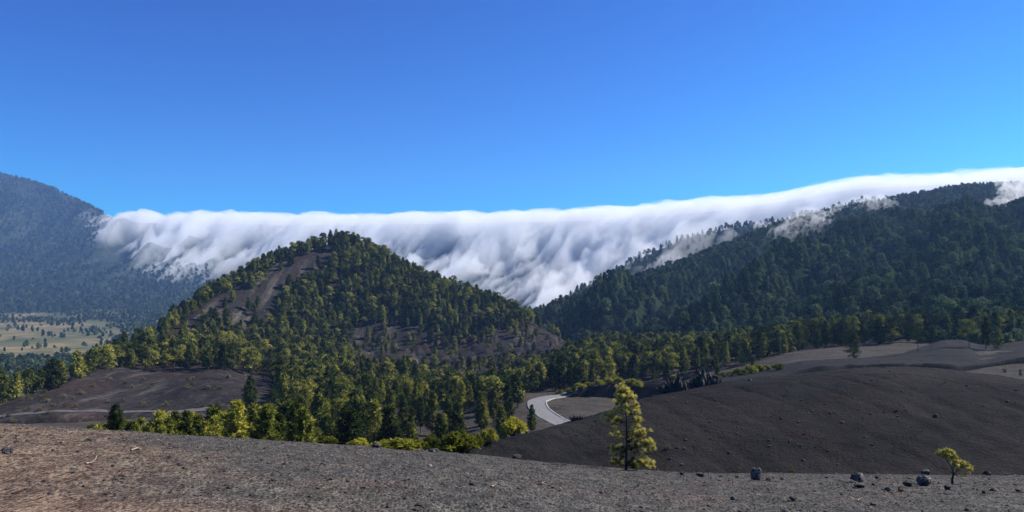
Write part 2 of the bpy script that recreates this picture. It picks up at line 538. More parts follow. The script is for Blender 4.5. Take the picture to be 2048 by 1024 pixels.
terrace.build('ash_terrace', M_TERR)
# the shaded cut bank behind the ash flat
BANK = [(1095, [(232, 806), (233, 803), (244, 796), (262, 800)]), (1130, [(231, 806), (233, 793), (244, 786), (264, 792)]), (1170, [(231, 808), (233.5, 777), (246, 772), (266, 782)]),
        (1230, [(231, 812), (234, 768), (248, 764), (268, 774)]), (1300, [(231, 812), (234, 766), (248, 762), (268, 772)]), (1350, [(231, 805), (233.5, 767), (246, 762), (266, 774)]), (1420, [(230, 790), (232, 772), (240, 768), (262, 790)])]
bank = Land(BANK, 160, 60, lambda x, y, p, v: .5 * fbm(x * .12, y * .12, 4, 45), 'py')
bank.build('road_bank', M_TERR)

# the wooded cinder cone with its ash skirts
CONE = [(-420, [(200, 846), (208, 845), (214, 843), (220, 842), (226, 842)]), (-300, [(200, 842), (208, 840), (214, 837), (220, 834), (226, 834)]),
        (0, [(200, 838), (208, 828), (214, 818), (220, 808), (228, 801)]), (130, [(200, 835), (212, 815), (225, 795), (238, 780), (250, 768)]),
        (240, [(203, 834), (225, 800), (255, 765), (295, 738), (330, 716)]), (300, [(205, 833), (240, 785), (275, 752), (335, 722), (390, 684)]),
        (430, [(212, 832), (250, 768), (290, 740), (400, 700), (500, 592)]), (560, [(225, 812), (265, 782), (330, 752), (450, 690), (560, 520)]),
        (640, [(250, 790), (290, 772), (360, 745), (460, 695), (590, 494)]), (680, [(260, 785), (310, 768), (380, 742), (465, 695), (600, 486)]),
        (720, [(270, 780), (320, 765), (390, 740), (465, 697), (600, 494)]), (800, [(300, 770), (340, 757), (400, 738), (460, 705), (592, 536)]),
        (900, [(330, 757), (360, 748), (410, 735), (455, 712), (575, 579)]), (1000, [(345, 752), (370, 745), (410, 735), (445, 716), (550, 618)]),
        (1100, [(355, 749), (380, 742), (410, 735), (435, 723), (520, 664)]), (1170, [(362, 748), (385, 741), (408, 737), (430, 730), (495, 709)]),
        (1260, [(370, 752), (390, 750), (410, 749), (430, 749), (450, 749)])]
prof = []
for px, kn in CONE:
    k = [(Y, EYE - (py - HOR) / F * Y) for Y, py in kn]
    Yc, zc = k[-1]
    k = [(k[0][0] - 9, k[0][1] - 7.5)] + k
    prof.append((px, k + [(Yc + 14, zc - 2.2), (Yc + 60, zc - 20), (Yc + 170, zc - 62)]))


def cone_rough(x, y, p, v):
    g = 1.2 * fbm(x * .02, y * .02, 4, 51)
    low = smooth(640, 720, p) * smooth(395, 420, y) * (1 - smooth(470, 500, y))
    rill = np.abs(noise2(x * .11 + y * .03, y * .012, 57))
    return g + low * (-1.6 * (1 - rill) ** 3 + 0.8 * fbm(x * .1, y * .1, 3, 58)) + .25 * fbm(x * .12, y * .12, 3, 53)


cone = Land(prof, 640, 300, cone_rough, 'z')
cone.build('cinder_cone', M_CONE)

# the big wooded mountain on the far side of the road
MT = [(1030, 655, 720, 690, 640), (1090, 628, 740, 690, 620), (1170, 602, 770, 700, 560), (1250, 577, 800, 709, 490), (1400, 522, 900, 705, 425), (1560, 460, 1010, 700, 395),
      (1700, 424, 1120, 692, 350), (1830, 400, 1190, 690, 330), (1900, 386, 1220, 688, 300), (2048, 377, 1300, 688, 290), (2500, 345, 1420, 688, 270)]
prof = []
for px, py, yc, pyf, yf in MT:
    zc = EYE - (py - HOR) / F * yc; zf = EYE - (pyf - HOR) / F * yf
    d = yc - yf
    prof.append((px, [(yf - 40, zf - 7), (yf, zf), (yf + d * .22, zf + (zc - zf) * .12), (yf + d * .5, zf + (zc - zf) * .42), (yf + d * .8, zf + (zc - zf) * .8), (yc, zc), (yc + 60, zc - 9), (yc + 250, zc - 110), (yc + 400, zc - 200)]))


def mount_rough(x, y, p, v):
    env = smooth(.12, .3, v) * (1 - smooth(.34, .50, v))
    pyy = None
    # spurs and gullies run down to the near left
    c = x * 0.80 - y * 0.60 + 45 * noise2(x * .004, y * .004, 61)
    spur = (1 - np.abs(noise2(c * .0062, (x + y) * .0011, 62)) * 1.6)
    return env * (62 * (spur - .5) + 12 * fbm(x * .012, y * .012, 3, 63))


mount = Land(prof, 480, 260, mount_rough, 'z')
mount.build('wooded_mountain', M_MOUNT)

# a further spur half lost in the cloud
SP = [(1040, 660, 1150), (1110, 612, 1250), (1150, 588, 1300), (1220, 552, 1350), (1290, 513, 1400), (1380, 478, 1450), (1480, 455, 1500), (1560, 446, 1550), (1640, 420, 1600), (1700, 411, 1600), (1780, 399, 1650), (1850, 390, 1700), (2048, 380, 1750), (2300, 375, 1800)]
prof = []
for px, py, yc in SP:
    zc = EYE - (py - HOR) / F * yc
    prof.append((px, [(yc - 420, zc - 220), (yc - 200, zc - 100), (yc - 60, zc - 22), (yc, zc), (yc + 60, zc - 8), (yc + 260, zc - 100)]))
spur = Land(prof, 260, 90, lambda x, y, p, v: 8 * fbm(x * .01, y * .01, 4, 71), 'z')
spur.build('mountain_spur', M_MOUNT)

# low plain with fields
PL = [(380, -46), (600, -56), (900, -62), (1100, -62.5), (1200, -61), (1600, -44), (2100, -10), (2600, 38), (3200, 60)]
plain = Land([(p, [(Y, z + d) for Y, z in PL]) for p, d in ((-900, 6), (-300, 3), (0, 0), (250, 0), (500, 0), (750, -25), (1300, -30))], 200, 220,
             lambda x, y, p, v: 3 * fbm(x * .004, y * .004, 4, 81), 'z')

# far mountain and the saddle the cloud pours over
FM = [(-500, 300, 4600), (-150, 330, 4450), (0, 351, 4400), (60, 364, 4300), (100, 377, 4200), (160, 405, 4000), (215, 431, 3800), (255, 443, 3700), (330, 447, 3600), (450, 449, 3500),
      (650, 450, 3350), (850, 448, 3200), (1000, 446, 3100), (1200, 440, 2950), (1320, 432, 2850), (1450, 420, 2750), (1600, 398, 2650), (1700, 380, 2600), (1780, 374, 2550), (1850, 371, 2500), (2048, 356, 2450), (2600, 325, 2400)]
prof = []
for px, py, yc in FM:
    zc = EYE - (py - HOR) / F * yc
    yf = lin(px, [(0, 2250), (300, 2300), (700, 2150), (1100, 2000), (2600, 1900)])
    pyf = lin(px, [(0, 608), (300, 606), (600, 625), (1100, 640), (2600, 640)])
    zf = EYE - (pyf - HOR) / F * yf
    d = yc - yf
    prof.append((px, [(yf - 250, zf - 40), (yf, zf), (yf + d * .3, zf + (zc - zf) * .16), (yf + d * .62, zf + (zc - zf) * .48), (yf + d * .88, zf + (zc - zf) * .85), (yc, zc), (yc + 150, zc - 14), (yc + 900, zc - 160)]))


def far_rough(x, y, p, v):
    env = smooth(.12, .4, v) * (1 - smooth(.54, .68, v))
    c = x * .93 + y * .12 + 120 * noise2(x * .0014, y * .0014, 90)
    g = (1 - 1.7 * np.abs(noise2(c * .0026, y * .0005, 91)))
    g2 = (1 - 1.7 * np.abs(noise2(c * .0075 + .3, y * .0012, 92)))
    # a spur that pokes out of the cloud's hem
    sx, sy = (262 - 1024) / F * 2950, 2950
    dx, dy = x - sx, y - sy
    al, ac = dx * .5 + dy * .87, dx * .87 - dy * .5
    knob = 85 * np.exp(-(ac / 90) ** 2) * np.exp(-(al / 330) ** 2)
    return env * (105 * (g - .5) * (1 - smooth(300, 520, p) * .75) + 38 * (g2 - .5) * (1 - smooth(300, 520, p) * .6) + 10 * fbm(x * .006, y * .006, 4, 93)) + knob


farm = Land(prof, 520, 260, far_rough, 'z')


def far_mat():
    m, nt, out = new_mat('far_wooded_slope'); N = NT(nt)
    pos = N.n('ShaderNodeNewGeometry').outputs['Position']
    n1 = N.noise(pos, 0.035, 4, 0.75)
    n2 = N.noise(pos, 0.004, 5, 0.6)
    c = N.ramp(n1, [(0.36, (0.010, 0.018, 0.011)), (0.52, (0.022, 0.031, 0.018)), (0.70, (0.044, 0.050, 0.030))])
    c = N.mix(N.ramp(n2, [(0.48, 0.0), (0.66, 0.6)]), c, (0.052, 0.052, 0.042))
    bs = N.n('ShaderNodeBsdfDiffuse')
    N.l(c, bs.inputs['Color'])
    bp = N.n('ShaderNodeBump', Strength=1.0, Distance=14.0)
    N.l(n1, bp.inputs['Height']); N.l(bp.outputs[0], bs.inputs['Normal'])
    N.l(bs.outputs[0], out.inputs['Surface'])
    return m


def plain_mat():
    m, nt, out = new_mat('fields'); N = NT(nt)
    pos = N.n('ShaderNodeNewGeometry').outputs['Position']
    mp = N.mapping(pos, (1.0, 0.8, 1.0))
    vo = N.n('ShaderNodeTexVoronoi'); vo.inputs['Scale'].default_value = 0.014
    vo.inputs['Randomness'].default_value = 0.9
    N.l(mp, vo.inputs['Vector'])
    sp = N.n('ShaderNodeSeparateColor'); N.l(vo.outputs['Color'], sp.inputs[0])
    c = N.ramp(sp.outputs[0], [(0.15, (0.060, 0.070, 0.036)), (0.4, (0.15, 0.125, 0.066)), (0.65, (0.25, 0.175, 0.092)), (0.9, (0.10, 0.10, 0.052))])
    n1 = N.noise(pos, 0.02, 5, 0.7)
    c = N.mix(N.ramp(n1, [(0.44, 0.0), (0.60, 0.85)]), c, (0.08, 0.092, 0.05))
    n3 = N.noise(pos, 0.003, 3, 0.6)
    sx = N.n('ShaderNodeSeparateXYZ'); N.l(pos, sx.inputs[0])
    up = N.math('ADD', N.math('MULTIPLY', N.math('SUBTRACT', sx.outputs[1], 1760.0), 0.0016), N.math('MULTIPLY', N.math('SUBTRACT', n3, 0.5), 2.2))
    c = N.mix(N.ramp(up, [(0.0, 0.0), (0.25, 0.9)]), c, (0.055, 0.065, 0.035))
    bs = N.n('ShaderNodeBsdfDiffuse')
    N.l(c, bs.inputs['Color'])
    N.l(bs.outputs[0], out.inputs['Surface'])
    return m


farm.build('far_mountain', far_mat())
plain.build('plain_ground', plain_mat())


def ground(px, Y, lands=(valley, cone, terrace, bank, dune)):
    px = np.atleast_1d(np.asarray(px, float)); Y = np.atleast_1d(np.asarray(Y, float))
    z = brow_z((px - 1024) / F * Y, Y)
    z = np.where(Y < 100, z, -1e4)
    for L in lands: z = np.maximum(z, L.z(px, Y))
    return z


def g_at(px, py, y0=40.0, y1=420.0):
    """first meeting of the sight line with the mid ground"""
    Y = np.linspace(y0, y1, 1500)
    d = ground(np.full(Y.shape, float(px)), Y) - (EYE - (py - HOR) / F * Y)
    k = np.argmax(d > 0) if (d > 0).any() else len(Y) - 1
    return (px - 1024) / F * Y[k], float(Y[k]), float(ground(px, Y[k])[0])


# ------------------------------------------------------------------ roads
def ribbon(name, pts, width, mat, lift=0.06, edge_only=None, drape=False):
    """a strip draped over the ground; pts in (px, distance)"""
    P = np.array([((p - 1024) / F * Y, Y) for p, Y in pts])
    t = np.arange(len(P)); tt = np.linspace(0, len(P) - 1, 90)
    C = pch(tt, t, P)
    T = np.gradient(C, axis=0); T /= np.linalg.norm(T, axis=1)[:, None]
    Nn = np.stack([-T[:, 1], T[:, 0]], -1)
    rows = []
    offs = np.linspace(-width / 2, width / 2, 5) if edge_only is None else np.array(edge_only)
    for o in offs: rows.append(C + Nn * o)
    XY = np.stack(rows, 1)
    x, y = XY[..., 0].ravel(), XY[..., 1].ravel()
    zc = ground(1024 + C[:, 0] / C[:, 1] * F, C[:, 1])
    zz = np.repeat(zc[:, None], len(offs), 1).ravel()
    zz = np.maximum(zz, ground(1024 + x / y * F, y)) + lift
    zz = zz.reshape(len(C), -1); zz = np.repeat(zz.max(1)[:, None], len(offs), 1)
    ker = np.ones(7) / 7
    sm = np.convolve(np.pad(zz[:, 0], 3, 'edge'), ker, 'valid')
    zz = np.repeat(np.maximum(sm, zz[:, 0] - .05)[:, None], len(offs), 1).ravel()
    if drape: zz = ground(1024 + x / y * F, y) + lift
    co = np.stack([x, y, zz], -1)
    n = len(co); low = co.copy(); low[:, 2] -= 0.3
    k = len(offs)
    f = grid_faces(len(C), k)
    L = len(C)
    i = np.arange(L - 1)
    s1 = np.stack([i * k, i * k + k, i * k + k + n, i * k + n], -1)
    s2 = np.stack([i * k + k - 1, i * k + k - 1 + n, i * k + 2 * k - 1 + n, i * k + 2 * k - 1], -1)
    me = raw_mesh(name, np.concatenate([co, low]), np.concatenate([f, s1, s2]), [mat], False)
    o = tag(link(name, me), kind='structure')
    return o


ROAD = [(1196, 158), (1156, 169), (1118, 181), (1089, 193), (1074, 205), (1073, 216), (1086, 226), (1116, 232), (1162, 236)]
ribbon('road', ROAD, 5.1, M_ROAD, 0.10)
ribbon('kerb', ROAD[:-1], 5.1, M_KERB, 0.26, (-2.86, -2.57))
ribbon('road', [(900, 338), (940, 342), (980, 346), (1030, 350), (1075, 353)], 8.0, M_ROAD, 0.25, None, True)
ribbon('road', [(-200, 204), (-60, 205), (0, 205.5), (110, 206), (230, 208), (330, 211), (420, 217)], 2.5, M_TRACK, 0.12, None, True)
# ------------------------------------------------------------------ plants
def blades(C, D, length, width, r, droop=0.0, face=None):
    """flat tapering needles: centres C, directions D -> quads; face = the way their flat side looks"""
    n = len(C)
    D = D / np.linalg.norm(D, axis=1)[:, None]
    up = r.normal(size=(n, 3)) if face is None else face + .35 * r.normal(size=(n, 3))
    S = np.cross(D, up); S /= np.linalg.norm(S, axis=1)[:, None] + 1e-9
    L = (length * r.uniform(.7, 1.25, n))[:, None]; W = (width * r.uniform(.7, 1.2, n))[:, None]
    mid = C + D * L * .5
    tip = C + D * L; tip[:, 2] -= droop * L[:, 0]
    v = np.stack([C, mid + S * W * .5, tip, mid - S * W * .5], 1).reshape(-1, 3)
    return v, np.arange(4 * n).reshape(n, 4)


def tufts(C, D, k, length, width, r, spread=0.9, droop=0.0, scaly=False):
    """k needles bursting from each tuft centre C round its axis D"""
    CC = np.repeat(C, k, 0); DD = np.repeat(D / np.linalg.norm(D, axis=1)[:, None], k, 0)
    if scaly:
        ND = DD
        DD = .35 * DD + r.normal(size=DD.shape)
        return blades(CC + ND * length * .15, DD, length, width, r, droop, ND)
    DD = DD + spread * r.normal(size=DD.shape)
    return blades(CC, DD, length, width, r, droop)


def tube(pts, rad, sides=6):
    pts = np.asarray(pts, float); n = len(pts)
    T = np.gradient(pts, axis=0); T /= np.linalg.norm(T, axis=1)[:, None] + 1e-9
    ref = np.array([0.31, 0.95, 0.05])
    A = np.cross(T, ref); A /= np.linalg.norm(A, axis=1)[:, None] + 1e-9
    B = np.cross(T, A)
    a = np.linspace(0, 2 * np.pi, sides, endpoint=False)
    rad = np.asarray(rad, float)[:, None, None]
    v = pts[:, None] + rad * (np.cos(a)[None, :, None] * A[:, None] + np.sin(a)[None, :, None] * B[:, None])
    i = np.arange(n * sides).reshape(n, sides)
    f = np.stack([i[:-1], np.roll(i[:-1], -1, 1), np.roll(i[1:], -1, 1), i[1:]], -1).reshape(-1, 4)
    return v.reshape(-1, 3), f


def join(parts):
    V = []; Fc = []; n = 0
    for v, f in parts:
        V.append(v); Fc.append(f + n); n += len(v)
    return np.concatenate(V), np.concatenate(Fc)


def pine(kind, h, seed, k=7, length=.5, width=.12, dens=1.0):
    """trunk and crown of a Canary pine of height h: kind = spire, slim, bushy, old"""
    r = np.random.default_rng(seed)
    lean = r.normal(size=2) * .02 * h
    def axis(t): return np.array([lean[0] * t * t, lean[1] * t * t, h * t])
    wood = [tube([axis(t) for t in np.linspace(-.06, .97, 9)], np.linspace(1, .12, 9) * h * .016)]
    C = []; D = []
    if kind == 'old':
        nl = r.integers(5, 8)
        for q in range(nl):
            t = .45 + .5 * q / (nl - 1) if q < nl - 1 else .93
            a = q * 2.4 + r.uniform(-.5, .5)
            rr = h * .26 * (1.15 - .9 * (t - .45) / .5) * r.uniform(.7, 1.1)
            base = axis(t - .12); c = axis(t) + np.array([math.cos(a) * rr, math.sin(a) * rr, 0])
            wood.append(tube([base, (base + c) / 2 + [0, 0, -.02 * h], c], [h * .009, h * .006, h * .003], 4))
            n = int(34 * dens)
            u = r.normal(size=(n, 3)); u /= np.linalg.norm(u, axis=1)[:, None]
            u[:, 2] = np.where(u[:, 2] < -.35, -u[:, 2], u[:, 2])
            R = h * .17 * r.uniform(.8, 1.15)
            C.append(c + u * R * np.array([1, 1, .55]) * r.uniform(.75, 1.0, (n, 1))); D.append(u * [1, 1, .8] + [0, 0, .5])
    else:
        t0, Rm, nw, pw = {'spire': (.14, .215, 17, .85), 'slim': (.22, .125, 18, .55), 'bushy': (.06, .30, 13, .60)}[kind]
        for q in range(nw):
            t = t0 + (1 - t0) * (q / (nw - 1)) ** .95
            s = (t - t0) / (1 - t0)
            R = h * Rm * ((1 - s) ** pw) * (.55 + .45 * min(1, s / .12)) + .02 * h
            nb = int(r.integers(4, 7)) if s < .85 else 3
            a0 = r.uniform(0, 6.3)
            for b in range(nb):
                if r.random() < (.20 if kind == 'slim' else .12): continue
                a = a0 + b * 6.283 / nb + r.uniform(-.35, .35)
                rb = R * r.uniform(.55, 1.18)
                rise = r.uniform(.10, .5)
                d = np.array([math.cos(a), math.sin(a), rise])
                p0 = axis(min(t, .98)); p1 = p0 + d * rb
                if rb > .06 * h: wood.append(tube([p0, p1], [h * .004, h * .0015], 3))
                m = max(2, int(round((2.0 + 5.5 * rb / (h * .2)) * dens)))
                w = np.linspace(.38, 1.0, m)[:, None]
                c = p0 + (p1 - p0) * w + r.normal(size=(m, 3)) * rb * .13
                C.append(c); D.append(np.repeat(d[None] + [0, 0, .35], m, 0) + r.normal(size=(m, 3)) * .25)
        m = 3
        C.append(np.repeat(axis(.97)[None], m, 0) + r.normal(size=(m, 3)) * .01 * h); D.append(np.tile([0, 0, 1.0], (m, 1)))
    C = np.concatenate(C); D = np.concatenate(D)
    return join(wood), tufts(C, D, k, length, width, r, .75, 0, True)


def bush(w, h, seed, n=150, k=7, length=.28, width=.09):
    r = np.random.default_rng(seed)
    wood = []; C = []; D = []
    nl = 13
    for q in range(nl):
        a = q * 2.39 + r.uniform(-.6, .6); rr = w * .40 * math.sqrt((q + .3) / nl) * r.uniform(.8, 1.2)
        hh = h * r.uniform(.35, .85) * (1.1 - .5 * (rr / (w * .40)))
        c = np.array([math.cos(a) * rr, math.sin(a) * rr, hh])
        wood.append(tube([[c[0] * .1, c[1] * .1, -.15], c * [.6, .6, .5], c], [.05 * h, .03 * h, .012 * h], 4))
        u = r.normal(size=(n // nl, 3)); u /= np.linalg.norm(u, axis=1)[:, None]
        u[:, 2] = np.where(u[:, 2] < -.5, -u[:, 2], u[:, 2])
        R = np.array([w * .17, w * .17, h * .22]) * r.uniform(.6, 1.25)
        C.append(c + u * R * r.uniform(.7, 1.05, (len(u), 1))); D.append(u + [0, 0, .4])
    C = np.concatenate(C); C[:, 2] = np.maximum(C[:, 2], .08 * h)
    return join(wood), tufts(C, np.concatenate(D), k, length, width, r, .7, 0, True)


def thing_pair(name, parts, loc, label, cat, group, mats, names=('trunk', 'crown'), rotz=0.0, scale=1.0):
    e = bpy.data.objects.new(name, None); COL.objects.link(e)
    e.empty_display_size = .2
    e.location = loc; e.rotation_euler = (0, 0, rotz); e.scale = (scale,) * 3
    for nm, me in zip(names, parts): link(nm, me, e)
    return tag(e, label, cat, group)


def plant_meshes(name, wood, leaf, mats):
    return (raw_mesh(name + '_trunk', *wood, [mats[0]]), raw_mesh(name + '_crown', *leaf, [mats[1]], False))


# prototypes (height 10 m for pines)
PROTO = {}
for kind, seeds in (('spire', (1, 2, 3)), ('slim', (4, 5, 6)), ('bushy', (7, 8, 9)), ('old', (10, 11, 12))):
    for s in seeds:
        PROTO.setdefault(kind, []).append(plant_meshes('pine', *pine(kind, 10.0, s, 9, .56, .13, 1.45), (M_BARK, M_NEED)))
PROTO_T = {}
for kind, seeds in (('spire', (1, 2)), ('slim', (4, 5)), ('bushy', (7, 8))):
    for s in seeds:
        PROTO_T.setdefault(kind, []).append(plant_meshes('thicket_pine', *pine(kind, 10.0, s + 100, 9, .62, .17, 1.5), (M_BARK, M_NEEDT)))

# hidden prototypes for the woods: whole trees in one mesh
def wood_protos(colname, kinds, h, k, length, width, dens, mat):
    c = bpy.data.collections.new(colname)
    for q, (kind, seed) in enumerate(kinds):
        w, l = pine(kind, h, seed, k, length, width, dens)
        v, f = join([w, l])
        me = raw_mesh('wood_pine', v, f, [M_BARK, mat], False)
        mi = np.zeros(len(f), np.int32); mi[len(w[1]):] = 1
        me.polygons.foreach_set('material_index', mi)
        c.objects.link(bpy.data.objects.new('wood_pine', me))
    return c, len(kinds)


def instances(name, pts, idx, rot, scl, coll, label, cat):
    me = bpy.data.meshes.new(name)
    me.vertices.add(len(pts)); me.vertices.foreach_set('co', np.asarray(pts, np.float32).ravel())
    me.attributes.new('pick', 'INT', 'POINT').data.foreach_set('value', np.asarray(idx, np.int32))
    me.attributes.new('turn', 'FLOAT_VECTOR', 'POINT').data.foreach_set('vector', np.asarray(rot, np.float32).ravel())
    me.attributes.new('size', 'FLOAT_VECTOR', 'POINT').data.foreach_set('vector', np.asarray(scl, np.float32).ravel())
    o = tag(link(name, me), label, cat, kind='stuff')
    ng = bpy.data.node_groups.new(name, 'GeometryNodeTree')
    ng.interface.new_socket('Geometry', in_out='INPUT', socket_type='NodeSocketGeometry')
    ng.interface.new_socket('Geometry', in_out='OUTPUT', socket_type='NodeSocketGeometry')
    gi = ng.nodes.new('NodeGroupInput'); go = ng.nodes.new('NodeGroupOutput')
    ip = ng.nodes.new('GeometryNodeInstanceOnPoints')
    ci = ng.nodes.new('GeometryNodeCollectionInfo')
    ci.inputs['Collection'].default_value = coll
    ci.inputs['Separate Children'].default_value = True
    ci.inputs['Reset Children'].default_value = True
    ip.inputs['Pick Instance'].default_value = True
    ng.links.new(gi.outputs[0], ip.inputs['Points']); ng.links.new(ci.outputs[0], ip.inputs['Instance'])
    for nm, ty, sk in (('pick', 'INT', 'Instance Index'), ('turn', 'FLOAT_VECTOR', 'Rotation'), ('size', 'FLOAT_VECTOR', 'Scale')):
        a = ng.nodes.new('GeometryNodeInputNamedAttribute'); a.data_type = ty; a.inputs['Name'].default_value = nm
        ng.links.new(a.outputs[0], ip.inputs[sk])
    ng.links.new(ip.outputs[0], go.inputs[0])
    md = o.modifiers.new('scatter', 'NODES'); md.node_group = ng
    return o


def wood(name, P, coll, nk, smin, smax, label, cat, seed, tall=(0.9, 1.15), mul=None):
    r = np.random.default_rng(seed); n = len(P)
    s = r.uniform(smin, smax, n)
    if mul is not None: s = s * mul(P)
    rot = np.zeros((n, 3)); rot[:, 2] = r.uniform(0, 6.28, n); rot[:, :2] = r.normal(size=(n, 2)) * .03
    sc3 = np.stack([s * r.uniform(.9, 1.2, n), s * r.uniform(.9, 1.2, n), s * r.uniform(*tall, n)], -1)
    return instances(name, P, r.integers(0, nk, n), rot, sc3, coll, label, cat)


K_MIX = [('spire', 21), ('bushy', 22), ('old', 23), ('spire', 24), ('bushy', 25), ('old', 26), ('slim', 27)]
C_CONE, n_cone = wood_protos('cone_pines', K_MIX, 10, 6, .95, .36, .9, M_NEEDF)
K_MT = [('spire', 31), ('spire', 32), ('old', 33), ('bushy', 34), ('spire', 35), ('old', 36)]
C_MT, n_mt = wood_protos('mountain_pines', K_MT, 14, 4, 1.9, .9, .6, M_NEEDM)
C_FAR, n_far = wood_protos('far_pines', [('old', 41), ('bushy', 42), ('spire', 43)], 14, 3, 3.4, 1.9, .3, M_NEEDM)

# ---- where the pines of the middle ground stand
bareA = [(640, 480), (700, 505), (650, 545), (575, 580), (555, 620), (540, 668), (480, 668), (420, 650), (380, 678), (330, 705), (262, 712), (250, 690), (300, 668), (400, 600), (500, 545), (600, 505)]
CONE_SKY = [(0, 801), (130, 768), (240, 716), (300, 684), (430, 592), (560, 520), (640, 494)]
bareB = [(-500, 860), (-500, 835), (0, 795), (130, 768), (180, 752), (240, 735), (330, 742), (400, 745), (470, 742), (540, 765), (580, 795), (545, 812), (350, 850)]
bareC1 = [(690, 662), (740, 650), (790, 645), (860, 672), (900, 690), (1000, 690), (1000, 730), (900, 745), (800, 748), (740, 735), (690, 700)]
bareC2 = [(960, 690), (1010, 665), (1060, 652), (1110, 655), (1180, 700), (1195, 735), (1110, 725), (1040, 715), (970, 712)]
bareD = [(800, 520), (880, 555), (870, 575), (800, 555)]


def cone_acc(px, py, Y):
    a = np.ones(px.shape)
    a[in_poly(px, py, bareA)] = .02
    a[in_poly(px, py, bareB)] = 0.0
    a[in_poly(px, py, bareC1)] = .10
    a[in_poly(px, py, bareC2)] = .05
    a[in_poly(px, py, bareD)] = .35
    a *= np.where(py < 648, .75, .30) + np.where(py < 648, .5, 1.1) * smooth(-.35, .35, noise2(px * .022, py * .035, 101))
    a[(py > 742) & (px > 580) & (px < 1100) & (Y > 338) & (Y < 362)] = 0
    a[(px > 912) & (px < 1088) & (Y < 368)] = .02
    a[(Y < 214) & (px < 560)] = 0
    a[(px > 690) & (py > 704)] *= .3
    # the open left shoulder carries only a broken row along the skyline
    sky = np.abs(py - lin(px, CONE_SKY)) < 7
    a[sky & (px < 650)] = .95
    left = (px < 300) & (py > 720)
    a[left] *= .9
    return a


PC = cone.scatter(52000, cone_acc, lambda Y: np.interp(Y, [400, 470], [4.4, 3.6]), (-400, 1215), 201)


def valley_acc(px, py, Y):
    a = np.zeros(px.shape)
    a[(px > 560) & (px < 800) & (Y > 92) & (Y < 150)] = .8
    a[(px > 560) & (px < 770) & (Y > 150) & (Y < 235)] = .9
    a[(px > 760) & (px < 1045) & (Y > 122) & (Y < 222)] = .23
    a[(px > 560) & (px < 1050) & (Y > 222) & (Y < 338)] = 1.0
    a[(px > 1040) & (px < 1240) & (Y > 246) & (Y < 420)] = 1.0
    a[(px > 1200) & (px < 1580) & (Y > 262) & (Y < 520)] = 1.0
    a[(px > 1500) & (px < 2300) & (Y > 282) & (Y < 560)] = .9
    a[(px > 925) & (px < 1090) & (Y > 322)] *= .5
    a[(px > 560) & (px < 640) & (Y < 215) & (Y > 150)] *= .5
    return a


PV = valley.scatter(22000, valley_acc, 3.6, (-300, 2300), 202)
r_ = np.random.default_rng(5)
items = []          # (x, y, z, height, kind)
for x, y, z in PV:
    px = 1024 + x / y * F
    h = r_.uniform(5.8, 9.6)
    kind = r_.choice(['spire', 'slim', 'bushy', 'old'], p=[.5, .28, .12, .10])
    if px < 800 and y < 150: h = r_.uniform(8.5, 13.0); kind = r_.choice(['spire', 'slim'], p=[.6, .4])
    elif 760 < px < 1045 and y < 222: h = r_.uniform(5.5, 11); kind = r_.choice(['spire', 'slim'], p=[.35, .65])
    elif px > 1500: h = r_.uniform(6.0, 10.8); kind = r_.choice(['spire', 'bushy', 'old'], p=[.5, .2, .3])
    if 915 < px < 1082 and 150 < y < 346:
        hm_ = EYE - (751 - HOR) / F * y - z
        if hm_ < 3.2: continue
        h = min(h, hm_ * r_.uniform(.75, 1.0))
    items.append((x, y, z, h, kind, 'valley'))
# young thicket just beyond the brow
k = 0
TOPL = [(150, 850), (175, 843), (250, 838), (300, 824), (370, 816), (430, 808), (470, 800), (530, 804), (600, 800)]
pts = []
for q in range(420):
    px = r_.uniform(158, 610); Y = r_.uniform(62, 92)
    x = (px - 1024) / F * Y
    pts.append((x, Y, float(ground(px, Y, (valley,))[0])))
for x, y, z in thin(np.array(pts), 2.5):
    px = 1024 + x / y * F
    top = lin(px, TOPL) + r_.uniform(2, 34)
    h = (EYE - (top - HOR) / F * y) - z
    if h > 1.5: items.append((x, y, z, h, r_.choice(['spire', 'spire', 'bushy', 'slim', 'slim']), 'thicket'))
# trees on the nearer cone skirts count among the individual ones too
for x, y, z in PC:
    if y < 330: items.append((x, y, z, r_.uniform(4.5, 7.5) if 1024 + x / y * F < 260 else r_.uniform(4.8, 8.6), r_.choice(['bushy', 'spire', 'old'], p=[.45, .3, .25]), 'skirt'))
PC_far = PC[PC[:, 1] >= 330]
# single trees seen clearly
SOLO = [(1063, 862, 810, 165, 'spire', 'narrow dark green conical pine standing alone beside the bend of the road'),
        (233, 892, 811, 64, 'slim', 'thin yellow green young pine rising above the thicket beside the lower road'),
        (1707, 721, 655, 226, 'bushy', 'dense round pine alone on the bare terrace, base darkened by shade'),
        (1836, 716, 648, 232, 'old', 'tall twin topped pine with bare lower trunk on the ash terrace'),
        (1938, 713, 640, 228, 'old', 'pale wide pine beside the ash mound, left one of the tight terrace clump'),
        (1972, 712, 634, 230, 'spire', 'pointed pine in the tight terrace clump, behind the wide pale one'),
        (1995, 714, 655, 226, 'bushy', 'low bushy pine at the right end of the terrace clump'),
        (2041, 764, 738, 150, 'bushy', 'small lone pine at the foot of the cut bank'),
        (1333, 768, 724, 236, 'spire', 'dark triangular pine at the top of the shaded road bank'),
        (1307, 768, 735, 240, 'bushy', 'dark bushy pine on the shaded road bank next to the triangular pine'),
        (1435, 757, 722, 238, 'spire', 'small pointed pine at the left end of the ash terrace'),
        (1505, 742, 715, 240, 'slim', 'small slim pine at the rear edge of the ash terrace')]

items.sort(key=lambda t: -(t[3] / t[1]))
